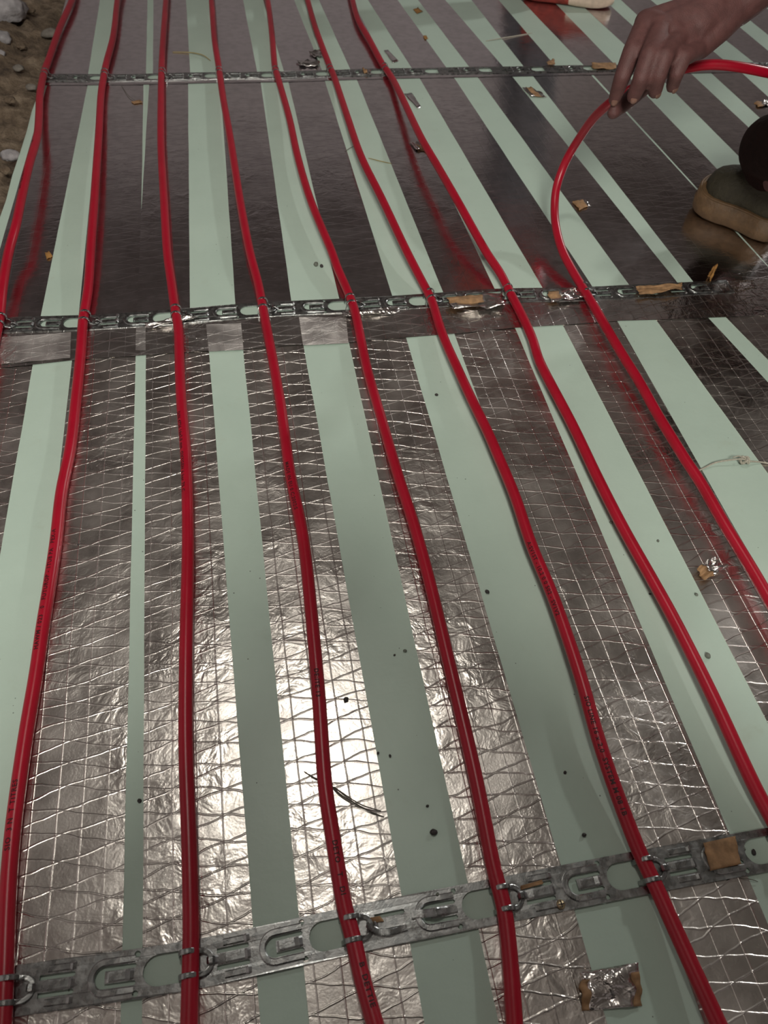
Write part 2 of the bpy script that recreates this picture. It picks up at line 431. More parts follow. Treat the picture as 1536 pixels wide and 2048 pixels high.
# board 1 (near)
y1n = lambda x: -0.68
y1t = lambda x: R2Y(x) - 0.05
e1 = [(V2(-0.468, 0.2), V2(-0.470, 0.95)), ((65, 735), (0, 1110)),
      (V2(-0.309, 0.2), V2(-0.309, 0.95)), ((271, 735), (248, 1750)),
      ((292, 713), (286, 1750)), ((418, 703), (498, 1750)),
      ((487, 703), (590, 1750)), ((607, 690), (796, 1750)),
      ((698, 687), (932, 1750)), ((812, 676), (1127, 1750)),
      (V2(0.342, 0.2), V2(0.347, 0.95)), ((1030, 657), (1447, 1640)),
      ((1128, 655), (1478, 1335)), ((1236, 645), (1523, 1150)),
      ((1314, 643), (1523, 930)), ((1420, 640), (1536, 765)),
      ((1455, 638), (1536, 720)), (V2(1.005, 0.2), V2(1.005, 0.95)),
      (V2(1.07, 0.2), V2(1.07, 0.95)), (V2(1.174, 0.2), V2(1.17, 0.95)),
      (V2(1.23, 0.2), V2(1.235, 0.95)), (V2(1.334, 0.2), V2(1.34, 0.95)),
      (V2(1.39, 0.2), V2(1.39, 0.95)), (V2(1.494, 0.2), V2(1.494, 0.95))]
strips(bd1, M['foil_near'], e1, lambda x: R1Y(x) + 0.0165, y1t, 10)
strips(bd1, M['foil_near'], e1, y1n, lambda x: R1Y(x) - 0.0165, 10)
# board 2 (middle)
y2n = lambda x: R2Y(x) + 0.019
y2t = lambda x: R3Y(x) - 0.022
e2 = [((94, 172), (14, 450)), ((175, 172), (82, 630)),
      ((202, 172), (158, 627)), ((287, 172), (283, 400)),
      ((298, 172), (284, 400)), ((376, 170), (380, 615)),
      ((441, 170), (471, 612)), ((522, 168), (583, 605)),
      ((578, 168), (679, 600)), ((651, 166), (786, 597)),
      ((716, 165), (889, 592)), ((794, 165), (990, 580)),
      ((843, 163), (1085, 576)), ((913, 163), (1185, 574)),
      ((961, 162), (1258, 570)), ((1030, 160), (1356, 567)),
      ((1072, 160), (1387, 565)), ((1190, 159), (1401, 388)),
      ((1195, 159), (1403, 386)), ((1265, 162), (1433, 337)),
      ((1325, 160), (1481, 316)), ((1391, 156), (1498, 256)),
      ((1431, 154), (1520, 236)), ((1490, 152), (1536, 194)),
      ((1530, 150), (1590, 205)), ((1585, 150), (1660, 217)),
      ((1640, 150), (1720, 217)), ((1705, 150), (1795, 217))]
strips(bd2, [M['foil_mid']] * 8 + [M['foil_rough']] * 12, e2, y2n, y2t, 40)
# board 3 (far)
y3n = lambda x: R3Y(x) + 0.019
y3t = lambda x: 3.48
e3 = [((126, 20), (92, 140)), ((200, 0), (177, 143)),
      ((236, 0), (211, 143)), ((295, 0), (292, 143)),
      ((307, 0), (306, 143)), ((372, 0), (380, 138)),
      ((421, 0), (435, 138)), ((486, 0), (513, 138)),
      ((526, 0), (566, 136)), ((588, 0), (642, 136)),
      ((638, 0), (699, 135)), ((704, 0), (775, 135)),
      ((736, 0), (822, 134)), ((795, 0), (890, 132)),
      ((836, 0), (937, 132)), ((890, 0), (1003, 130)),
      ((943, 0), (1044, 129)), ((997, 0), (1106, 127)),
      ((1042, 0), (1164, 127)), ((1104, 0), (1227, 127)),
      ((1152, 0), (1288, 125)), ((1208, 0), (1345, 124)),
      ((1244, 2), (1375, 123)), ((1301, 0), (1452, 124)),
      ((1350, 0), (1504, 122)), ((1414, 0), (1560, 122)),
      ((1450, 0), (1600, 122)), ((1510, 0), (1680, 122)),
      ((1560, 0), (1730, 122)), ((1620, 0), (1800, 122))]
strips(bd3, M['foil_far'], e3, y3n, y3t, 80)

# cross tapes along the joints (lie over the strip ends)
def cross_tape(parent, pts_near, pts_far, z, mat, seed, amp=0.0012):
    n = 120; m = 5; v = []; f = []
    def interp(pts, t):
        x = pts[0][0] + (pts[-1][0] - pts[0][0]) * t
        for a, b in zip(pts, pts[1:]):
            if x <= b[0] + 1e-9:
                s = (x - a[0]) / (b[0] - a[0]); return Vector((x, a[1] + (b[1] - a[1]) * s, 0))
        return Vector((x, pts[-1][1], 0))
    for i in range(n + 1):
        a, b = interp(pts_near, i / n), interp(pts_far, i / n)
        for j in range(m + 1):
            p = a.lerp(b, j / m)
            zz = z + amp * (0.5 + 0.5 * noise.noise(Vector((p.x * 30, p.y * 40, seed)))) * (1 if 0 < j < m else 0.1)
            v.append((p.x, p.y, zz))
    for i in range(n):
        for j in range(m):
            a = i * (m + 1) + j; f.append((a, a + m + 1, a + m + 2, a + 1))
    o = from_pd('cross_tape', v, f, mat, None, True); child_local(o, parent)
    return o
near2 = [(-0.5, P2((65, 731))[1] - 0.004)] + [P2(p) for p in ((65, 731), (145, 722), (272, 713), (417, 703), (486, 700), (606, 690), (697, 686), (818, 676), (918, 668), (1030, 657), (1130, 651), (1236, 643), (1314, 641), (1536, 632))] + [(1.6, R2Y(1.6) - 0.115)]
far2 = [(-0.5 + k * 0.1, R2Y(-0.5 + k * 0.1) + (-0.0165 if k < 14 else 0.0185)) for k in range(22)]
cross_tape(bd1, near2, far2, 0.0017, M['tape'], 3.3)
def tape_patch(parent, quad, seed):
    A, B, Cq, Dq = [G(x, y, 0.0035) for x, y in quad]; n = 10; v = []; f = []
    for j in range(n + 1):
        for i in range(n + 1):
            p = A.lerp(B, i / n).lerp(Dq.lerp(Cq, i / n), j / n); p.z = 0.0031 + 0.0012 * noise.noise(Vector((p.x * 60, p.y * 60, seed))); v.append(p)
    for j in range(n):
        for i in range(n): a = j * (n + 1) + i; f.append((a, a + n + 1, a + n + 2, a + 1))
    o = from_pd('tape_patch', v, f, M['patch'], None, True); child_local(o, parent); o['label'] = 'crinkled paler piece of tape over a foam gap'
for k, q in enumerate([[(0, 674), (142, 664), (140, 716), (0, 728)], [(272, 654), (291, 653), (291, 700), (271, 700)], [(412, 648), (482, 646), (487, 699), (417, 702)], [(598, 634), (692, 634), (697, 686), (606, 690)]]): tape_patch(bd1, q, k * 3.1)
near3 = [(x, R3Y(x) - 0.040) for x in [-0.45 + k * 0.1 for k in range(25)]]
far3 = [(x, R3Y(x) - 0.0165) for x in [-0.45 + k * 0.1 for k in range(25)]]
cross_tape(bd2, near3, far3, 0.0012, M['foil_mid'], 8.1, 0.0007)

# ------------------------------------------------------------------ clamp rails
PER = 0.152; RHW = 0.0205; ZP0, ZP1 = 0.0022, 0.0032
def make_rail(label, pix, first, last, hooks, cut_ends, droop=0.0):
    """first/last: period indices covered; hooks: set of indices carrying a bent-up hook"""
    spos = rail_pos(pix)
    def warp(u, v):
        k = u / PER; a = spos(k); t = (spos(k + 0.05) - spos(k - 0.05)).normalized(); nrm = Vector((-t.y, t.x, 0))
        return a + nrm * v
    e = empty('clamp_rail', spos((first + last) / 2)); tag(e, label, 'clamp rail', 'galvanised pipe clamp rails')
    bm = bmesh.new(); mm = 0.001
    for k in range(first, last):
        b = k * PER
        def L(pts): return [(b + x * mm, y * mm) for x, y in pts]
        n = 12; w = RHW / mm
        outer = [(0 + i * 152 / n, -w) for i in range(n + 1)] + [(152, -13.0)] + [(152, 13.0)] + [(152 - i * 152 / n, w) for i in range(n + 1)] + [(0, 13.0), (0, -13.0)]
        holes = []
        slot = lambda v0: [(24, v0 - 2), (52, v0 - 2)] + arc2(52, v0, 2, -90, 90, 5)[1:-1] + [(52, v0 + 2), (24, v0 + 2)]
        holes += [slot(7), slot(-7)]
        U = [(104, 9)] + arc2(78, 0, 9, 90, 270, 10) + [(104, -9), (105.5, -7), (104, -5), (79, -5), (79, 5), (104, 5), (105.5, 7)]
        holes.append(U)
        holes += [arc2(105.5, 16, 2.7, 0, 324, 9), arc2(105.5, -16, 2.7, 0, 324, 9)]
        holes.append(arc2(124, 0, 13, 90, 270, 10) + [(148, -13), (148, 13)])
        plate(bm, [L(outer)] + [L(h) for h in holes], ZP0, ZP1, lambda p, q: abs(p.x - q.x) < 1e-6 and ((k > first and abs(p.x - b) < 1e-6) or (k < last - 1 and abs(p.x - b - PER) < 1e-6)))
    bmesh.ops.remove_doubles(bm, verts=bm.verts, dist=1e-5)
    for vtx in bm.verts:
        q = warp(vtx.co.x, vtx.co.y); zz = vtx.co.z + 0.0004 * math.sin(vtx.co.x * 23)
        vtx.co = Vector((q.x, q.y, zz))
    bmesh.ops.recalc_face_normals(bm, faces=bm.faces)
    o = from_bm('rail_plate', bm, M['zinc']); child_local(o, e)
    return e, spos, warp
# shared part meshes in rail units (u along rail, v along pipe, z up)
def part_mesh(name, build):
    bm = bmesh.new(); build(bm); bmesh.ops.recalc_face_normals(bm, faces=bm.faces)
    me = bpy.data.meshes.new(name); bm.to_mesh(me); bm.free(); me.materials.append(M['zinc']); return me
def b_tongue(bm):           # raised U-shaped press-out with its centre tab to the right
    path = [Vector((x, y, 0.0012)) for x, y in [(0.014, 0.0125), (0.0, 0.0125)] + [(a, b) for a, b in arc2(-0.013, 0, 0.0125, 90, 270, 14)] + [(0.0, -0.0125), (0.014, -0.0125)]]
    path[0].z = path[-1].z = 0.0003
    sweep_rect(bm, path, [Vector((0, 0, 1))] * len(path), 0.0062, 0.0028)
def b_tab(bm):
    path = [Vector((-0.0105, 0, 0.0010)), Vector((-0.009, 0, 0.0016)), Vector((0.006, 0, 0.0014)), Vector((0.0105, 0, 0.0022)), Vector((0.0135, 0, 0.0004))]
    sweep_rect(bm, path, [Vector((0, 0, 1))] * len(path), 0.0085, 0.0014)
def b_strip(bm):            # pressed strip between the two slots behind a hook
    path = [Vector((-0.016, 0, 0.0004)), Vector((-0.008, 0, 0.0012)), Vector((0.010, 0, 0.0012)), Vector((0.0125, 0, 0.0026)), Vector((0.015, 0, 0.0004))]
    sweep_rect(bm, path, [Vector((0, 0, 1))] * len(path), 0.0085, 0.0014)
    for s in (-1, 1):
        path = [Vector((-0.010, s * 0.0135, 0.0006)), Vector((0.010, s * 0.0135, 0.0010)), Vector((0.0125, s * 0.0135, 0.0022)), Vector((0.015, s * 0.0135, 0.0004))]
        sweep_rect(bm, path, [Vector((0, 0, 1))] * len(path), 0.0062, 0.0016)
PZ = 0.0125   # pipe centre height at a clamp
def b_hook(bm):
    R = 0.0089; path = []; nrm = []
    def over(v, rev):
        seq = []
        for a in range(200, -31, -15):
            c, s = math.cos(math.radians(a)), math.sin(math.radians(a))
            seq.append((Vector((R * c, v, PZ + R * s)), Vector((c, 0, s))))
        return seq[::-1] if rev else seq
    first = [(Vector((-0.0108, 0.0098, 0.0015)), Vector((-1, 0, 0.3)))] + over(0.0098, False)
    back = over(-0.0098, True) + [(Vector((-0.0108, -0.0098, 0.0015)), Vector((-1, 0, 0.3)))]
    mid = []
    for k in range(1, 12):
        a = math.radians(90 - 180 * k / 12)
        mid.append((Vector((0.0105 + 0.0105 * math.cos(a), 0.0098 * math.sin(a), 0.0075 - 0.003 * math.cos(a))), Vector((0.35, 0, 1))))
    seq = first + mid + back
    sweep_rect(bm, [p for p, _ in seq], [n for _, n in seq], 0.0046, 0.0011)
def b_catch(bm):            # centre tab bent up into the hook's loop
    pts = [(0.034, 0.0028), (0.027, 0.0032), (0.0235, 0.0058), (0.0215, 0.0092), (0.0185, 0.0098), (0.0165, 0.0078)]
    path = [Vector((x, 0, z)) for x, z in pts]
    nr = []
    for i in range(len(path)):
        t = (path[min(i + 1, len(path) - 1)] - path[max(i - 1, 0)]).normalized(); nr.append(Vector((t.z, 0, -t.x)) * (1 if t.x < 0 else -1))
    nr = [n if n.z > -0.2 else -n for n in nr]
    sweep_rect(bm, path, nr, 0.0062, 0.0012)
ME = {k: part_mesh(k, f) for k, f in (('clamp_tongue', b_tongue), ('centre_tab', b_tab), ('pressed_strip', b_strip), ('pipe_hook', b_hook), ('hook_catch', b_catch))}
def rail_parts(e, spos, warp, first, last, hooks, skip=()):
    for k in range(first, last + 1):
        def put(nm, u, tilt=0.0, z=ZP1 - 0.0006):
            if (nm, k) in skip: return None
            q = warp(k * PER + u, 0); q2 = warp(k * PER + u + 0.004, 0); t = (q2 - q).normalized()
            o = bpy.data.objects.new(nm, ME[nm]); C.objects.link(o); child_local(o, e)
            o.location = (q.x, q.y, z); o.rotation_euler = (tilt, 0, math.atan2(t.y, t.x)); return o
        def sub(nm, par, tilt=0.0):
            if (nm, k) in skip: return
            o = bpy.data.objects.new(nm, ME[nm]); C.objects.link(o); o.parent = par; o.rotation_euler = (tilt, 0, 0)
        if k < last:
            put('pressed_strip', 0.040); sub('centre_tab', put('clamp_tongue', 0.091))
        if k in hooks:
            sub('hook_catch', put('pipe_hook', 0.0, 0.0, 0.0), random.uniform(-0.05, 0.05))
a1 = make_rail('front galvanised clamp rail crossing near the bottom edge', RAIL1, 0, 6, None, None)
rail_parts(a1[0], a1[1], a1[2], 0, 6, {0, 1, 2, 3, 4, 5}, skip={('pressed_strip', 2), ('centre_tab', 2)})
def bent_tab(rail, k, pts, w):
    e, sp, wp = rail; P = []
    for u, v, z in pts:
        q = wp(k * PER + u * 0.001, v * 0.001); P.append(Vector((q.x, q.y, z * 0.001)))
    P = resample(catmull(P, 6), 0.0015); nr = []; side = (wp(k * PER, 0.01) - wp(k * PER, 0)).normalized()
    for i in range(len(P)):
        t = (P[min(i + 1, len(P) - 1)] - P[max(i - 1, 0)]).normalized(); n_ = t.cross(side); nr.append(n_ if n_.z > -0.3 else -n_)
    bm = bmesh.new(); sweep_rect(bm, P, nr, w, 0.0012); bmesh.ops.recalc_face_normals(bm, faces=bm.faces)
    o = from_bm('bent_tab', bm, M['zinc']); child_local(o, e); o['label'] = 'torn-up bent tab'
bent_tab(a1, 2, [(54, -8, 3.2), (46, -8.5, 4), (36, -9, 6.5), (27, -7, 6), (20, -3, 9), (15, 1, 15)], 0.006)
bent_tab(a1, 2, [(106, 0, 3), (96, 0, 4.5), (86, 0, 10), (82, 0, 10), (72, 1, 5.5), (60, 2, 5)], 0.0075)
a2 = make_rail('middle clamp rail with torn brown paper on its right end', RAIL2, -1, 9, None, None)
rail_parts(a2[0], a2[1], a2[2], -1, 9, set(range(0, 8)))
a3 = make_rail('farthest clamp rail, behind the hand holding the pipe', RAIL3, 0, 14, None, None)
rail_parts(a3[0], a3[1], a3[2], 0, 14, set(range(0, 7)))

# ------------------------------------------------------------------ red pipes
TR = 0.0081
def zint(tab, py):
    if py <= tab[0][0]: return tab[0][1]
    for (a, za), (b, zb) in zip(tab, tab[1:]):
        if py <= b: 
            t = (py - a) / (b - a); t = t * t * (3 - 2 * t); return za + (zb - za) * t
    return tab[-1][1]
c0 = 0.0125
PIPES = [
 ('red heating pipe farthest left, running beside the soil edge',
  [(152, -40), (144, 0), (120, 55), (97, 121), (89, 143), (80, 187), (78, 231), (74, 275), (58, 330), (43, 396), (32, 450), (17, 505), (6, 570), (0, 628), (-6, 660), (-30, 760), (-70, 900), (-100, 1000)],
  [(-40, .016), (0, .015), (143, c0), (200, .018), (330, .041), (430, .043), (540, .028), (641, c0), (900, .02), (1000, .02)]),
 ('red heating pipe second from left, reaching the bottom left corner',
  [(243, -40), (235, 0), (227, 70), (213, 125), (208, 150), (202, 190), (198, 260), (192, 350), (188, 410), (182, 490), (177, 570), (170, 618), (166, 640), (162, 700), (152, 800), (141, 895), (123, 983), (112, 1083), (97, 1183), (86, 1250), (72, 1350), (55, 1450), (40, 1550), (27, 1650), (18, 1750), (13, 1850), (9, 1970), (5, 2048), (0, 2150)],
  [(-40, .018), (143, c0), (330, .022), (450, .022), (637, c0), (800, .0105), (1100, .0105), (1400, .0095), (1800, .010), (1975, c0), (2150, .014)]),
 ('red heating pipe third from left, nearly upright in the picture',
  [(334, -40), (332, 0), (327, 70), (323, 140), (322, 200), (322, 290), (328, 400), (334, 500), (342, 560), (350, 618), (357, 660), (360, 750), (364, 820), (371, 900), (375, 1000), (376, 1100), (374, 1200), (372, 1300), (371, 1450), (373, 1550), (377, 1650), (380, 1750), (382, 1850), (381, 1932), (378, 2048), (376, 2150)],
  [(-40, .015), (143, c0), (330, .016), (625, c0), (800, .02), (1200, .02), (1500, .013), (1930, c0), (2150, .014)]),
 ('red heating pipe fourth from left, with bent clamp on front rail',
  [(420, -40), (423, 0), (429, 78), (438, 137), (446, 195), (460, 273), (480, 400), (499, 500), (516, 565), (525, 612), (542, 700), (560, 800), (567, 850), (581, 950), (602, 1050), (612, 1120), (619, 1188), (625, 1250), (637, 1385), (646, 1521), (652, 1588), (663, 1656), (677, 1745), (691, 1825), (706, 1872), (721, 1944), (750, 2048), (780, 2150)],
  [(-40, .018), (143, c0), (300, .02), (450, .02), (609, c0), (800, .017), (1200, .017), (1500, .013), (1856, c0), (2150, .02)]),
 ('red heating pipe fifth from left, beside the scrap with brown paper',
  [(526, -40), (535, 0), (543, 59), (549, 129), (556, 156), (578, 234), (595, 312), (621, 400), (662, 500), (674, 534), (689, 568), (703, 602), (713, 635), (734, 737), (763, 838), (768, 855), (796, 951), (829, 1053), (857, 1155), (880, 1250), (912, 1385), (944, 1521), (965, 1622), (989, 1745), (1005, 1797), (1013, 1845), (1022, 1940), (1029, 2048), (1036, 2150)],
  [(-40, .018), (143, c0), (300, .024), (450, .024), (603, c0), (850, .015), (1200, .015), (1797, c0), (2150, .014)]),
 ('red heating pipe sixth from left, casting a wide shadow on mint foam',
  [(604, -40), (615, 0), (632, 59), (658, 129), (669, 156), (695, 234), (722, 312), (765, 400), (812, 500), (853, 580), (864, 602), (885, 669), (915, 737), (944, 800), (975, 863), (994, 907), (1029, 990), (1062, 1088), (1100, 1178), (1126, 1248), (1163, 1360), (1194, 1470), (1231, 1580), (1278, 1703), (1296, 1740), (1312, 1773), (1351, 1860), (1437, 2048), (1485, 2150)],
  [(-40, .02), (140, c0), (300, .03), (450, .03), (592, c0), (750, .020), (1000, .022), (1400, .022), (1738, c0), (2150, .022)]),
 ('red heating pipe seventh from left, leaving at the right edge low down',
  [(696, -40), (705, 0), (716, 39), (738, 78), (763, 125), (784, 156), (804, 195), (841, 273), (875, 332), (914, 400), (970, 500), (1000, 545), (1018, 581), (1044, 631), (1066, 680), (1082, 729), (1145, 850), (1195, 955), (1248, 1059), (1307, 1164), (1354, 1250), (1424, 1390), (1488, 1529), (1522, 1599), (1572, 1690), (1620, 1790), (1690, 1950)],
  [(-40, .016), (138, c0), (250, .042), (400, .05), (500, .03), (581, c0), (750, .018), (1000, .018), (1400, .019), (1690, c0), (1950, .02)]),
]
GRIP = [(1168, 580, c0), (1146, 543, .018), (1124, 500, .03), (1112, 455, .045), (1109, 419, .06), (1113, 373, .088), (1132, 321, .13), (1157, 279, .175), (1184, 240, .225), (1210, 214, .262), (1241, 191, .292), (1290, 165, .312), (1330, 148, .322), (1373, 136, .330), (1417, 129, .335), (1466, 132, .335), (1530, 144, .325), (1600, 160, .305), (1720, 195, .26), (1900, 260, .19), (2150, 330, .12), (2400, 370, .06)]
P7A = [(1640, 1400, .02), (1580, 1275, .02), (1523, 1171, .02), (1488, 1112, .02), (1447, 1045, .021), (1402, 966, .022), (1370, 918, .022), (1328, 850, .021), (1314, 827, .02), (1279, 764, .02), (1244, 708, .019), (1209, 649, .017), (1183, 604, .014)]
# lettering wrapped on a pipe
def text_mesh(txt, size):
    cu = bpy.data.curves.new('ink', 'FONT'); cu.body = txt; cu.size = size; cu.offset = size * 0.025; cu.resolution_u = 2; cu.space_character = 1.15
    o = bpy.data.objects.new('ink', cu); C.objects.link(o)
    me = bpy.data.meshes.new_from_object(o.evaluated_get(bpy.context.evaluated_depsgraph_get()))
    bpy.data.objects.remove(o); bpy.data.curves.remove(cu)
    bm = bmesh.new(); bm.from_mesh(me); bpy.data.meshes.remove(me)
    bmesh.ops.triangulate(bm, faces=bm.faces)
    for _ in range(2):
        ed = [x for x in bm.edges if x.calc_length() > 0.0012]
        if ed: bmesh.ops.subdivide_edges(bm, edges=ed, cuts=1); bmesh.ops.triangulate(bm, faces=bm.faces)
    return bm
def wrap_text(parent, path, txt, start_pt, sgn, side, size=0.0062):
    """lay txt along path from the point nearest start_pt; sgn +1 along path, side: angle from straight up, towards path's right"""
    bm = text_mesh(txt, size)
    i0 = min(range(len(path)), key=lambda i: (path[i] - start_pt).length)
    cum = [0.0]
    for a, b in zip(path, path[1:]): cum.append(cum[-1] + (b - a).length)
    for v in bm.verts:
        s = cum[i0] + sgn * v.co.x; s = min(max(s, 0), cum[-1] - 1e-6)
        j = 0
        lo, hi = 0, len(cum) - 1
        while hi - lo > 1:
            md = (lo + hi) // 2
            if cum[md] <= s: lo = md
            else: hi = md
        t = (s - cum[lo]) / max(1e-9, cum[hi] - cum[lo]); p = path[lo].lerp(path[hi], t)
        tg = (path[min(hi + 1, len(path) - 1)] - path[max(lo - 1, 0)]).normalized()
        sd = tg.cross(Vector((0, 0, 1))).normalized(); u = sd.cross(tg)
        a = side - sgn * (v.co.y - size * 0.35) / TR
        r = TR + 0.00022
        v.co = p + (u * math.cos(a) + sd * math.sin(a)) * r
    o = from_bm('printed_lettering', bm, M['ink']); child_local(o, parent); o['label'] = 'black printed lettering'
    return o
pipe_paths = []
def make_pipe(label, pts3):
    path = smooth_path(resample(catmull(pts3, 8), 0.008), 4)
    e = empty('heating_pipe', path[len(path) // 2]); tag(e, label, 'pipe', 'red heating pipes')
    o = from_bm('pipe_wall', tube_mesh(path, TR, 20), M['red'], None, True); child_local(o, e)
    pipe_paths.append((o, path)); return e, path
for label, px, zt in PIPES:
    make_pipe(label, [G(x, y, zint(zt, y)) for x, y in px])
make_pipe('red heating pipe curving up from the middle rail into the hand', [G(*q) for q in P7A] + [G(*q) for q in GRIP])
def letter(i, txt, px, py, sgn, side, size=0.0076):
    e, path = pipe_paths[i]; wrap_text(e, path, txt, G(px, py, 0.015), sgn, side, size)
# paths run from far to near; side>0 is the pipe's right looking towards the camera (= left in the picture)
letter(1, 'HAWM / 023   0   FUTUROP - 1TU8 PA   PEX-A', 72, 1300, -1, 0.22)
letter(1, 'SIO  3 N  T TITRES', 25, 1700, -1, 0.15)
letter(2, 'DIN 4726 16x2,0 mm  OXYGEN 6 bar 70 C', 372, 830, 1, 0.6)
letter(3, 'MADE IN EU 0 C:2002:S', 578, 930, 1, 0.35)
letter(3, 'DETO   T   DI', 660, 1690, 1, -0.15)
letter(3, 'B  DETTIE', 725, 1925, 1, -0.35)
letter(3, 'DE:ITE 13', 634, 1340, 1, 0.05)
letter(5, 'A:SV1ST - 10,2 0 0 502 - SV1V2', 1052, 1090, 1, 0.65)
letter(5, 'SIO LINE 16 x 2,0  SYSTEM M 08 1B', 1170, 1400, 1, 0.35)
letter(0, 'AS', 66, 305, 1, 0.5); letter(0, '3 16 DIN 4726 6 BAR', 50, 370, 1, 0.5)

# ------------------------------------------------------------------ soil bank on the left
def soil():
    x0, x1, y0, y1, st = -1.35, -0.435, 0.9, 3.6, 0.012
    nx, ny = int((x1 - x0) / st), int((y1 - y0) / st); v = []; f = []
    for j in range(ny + 1):
        for i in range(nx + 1):
            x = x0 + (x1 - x0) * i / nx; y = y0 + (y1 - y0) * j / ny
            e = left_x(y) - x                       # distance from board edge
            h = 0.045 * noise.fractal(Vector((x * 5, y * 5, 1.3)), 1.0, 2.0, 4) + 0.034 * noise.fractal(Vector((x * 21, y * 21, 4.1)), 0.9, 2.1, 4)
            t = min(1, max(0, (e - 0.005) / 0.25))
            z = -0.045 + h * (0.35 + 0.65 * t) + 0.05 * t + 0.10 * max(0, (e - 0.25))
            if e < 0.012: z = min(z, -0.02 - 0.02 * (0.012 - e) / 0.012)
            if e < 0: z = -0.075
            elif e < 0.03: z = min(z, -0.012)
            v.append((x, y, z))
    for j in range(ny):
        for i in range(nx):
            a = j * (nx + 1) + i; f.append((a, a + 1, a + nx + 2, a + nx + 1))
    o = from_pd('soil_bank', v, f, M['soil'], None, True); o['kind'] = 'stuff'
    o['label'] = 'loose brown soil along the left edge of the boards'; o['category'] = 'soil'
soil()
def rock(name, loc, size, mat, label, cat, seed, flat=0.6, group=None, rot=0.0, rough=0.25, sub=3):
    bm = bmesh.new(); bmesh.ops.create_icosphere(bm, subdivisions=sub, radius=1.0)
    sx, sy, sz = size
    for v in bm.verts:
        n = v.co.normalized(); k = 1 + 0.6 * rough * noise.fractal(n * 1.3 + Vector((seed, seed * 2, 0)), 1, 2, 3)
        v.co = Vector((n.x * sx * k, n.y * sy * k, max(-0.45, n.z) * sz * k))
    zmin = min(v.co.z for v in bm.verts)
    for v in bm.verts: v.co.z -= zmin
    o = from_bm(name, bm, mat, None, sub > 2); o.location = loc; o.rotation_euler = (0, 0, rot)
    tag(o, label, cat, group); return o
def onsoil(px, py, z=-0.02): q = G(px, py, z); return (q.x, q.y, q.z)
rock('stone', onsoil(22, 40, 0.0), (0.050, 0.045, 0.040), M['stone'], 'large pale bluish stone in the top left corner', 'stone', 1, rough=0.5)
rock('stone', onsoil(8, 85, 0.0), (0.022, 0.022, 0.018), M['stone'], 'pale stone just below the large corner stone', 'stone', 2, rough=0.5)
rock('stone', onsoil(102, 72, -0.015), (0.026, 0.016, 0.012), M['stone_dark'], 'flat grey stone touching the edge of the farthest board', 'stone', 3, rot=0.3)
rock('stone', onsoil(2, 112, -0.01), (0.014, 0.014, 0.010), M['stone'], 'small pale stone at the left edge, above the soil', 'stone', 4)
rock('stone', onsoil(22, 318, -0.01), (0.022, 0.018, 0.013), M['stone'], 'pale lump beside the far left pipe, lowest on the soil', 'stone', 5, rough=0.5)
rock('stone', onsoil(64, 178, -0.02), (0.014, 0.010, 0.008), M['stone_dark'], 'small grey stone wedged at the end of the farthest rail', 'stone', 6)
rock('stone', onsoil(38, 140, -0.01), (0.014, 0.012, 0.008), M['stone_dark'], 'small dark stone on the soil left of the farthest rail', 'stone', 8)
for k, (x, y, sc, lab) in enumerate([(62, 28, .013, 'brown clod of earth right of the large corner stone'), (45, 98, .012, 'brown clod of earth left of the flat grey stone'),
                                     (22, 205, .013, 'brown clod of earth at mid height of the soil'), (14, 345, .012, 'brown clod of earth just below the lowest pale lump')]):
    rock('soil_clod', onsoil(x, y, -0.015), (sc, sc * 0.9, sc * 0.7), M['soil'], lab, 'clod', 20 + k, group='earth clods on the soil bank', rough=0.8, sub=3)

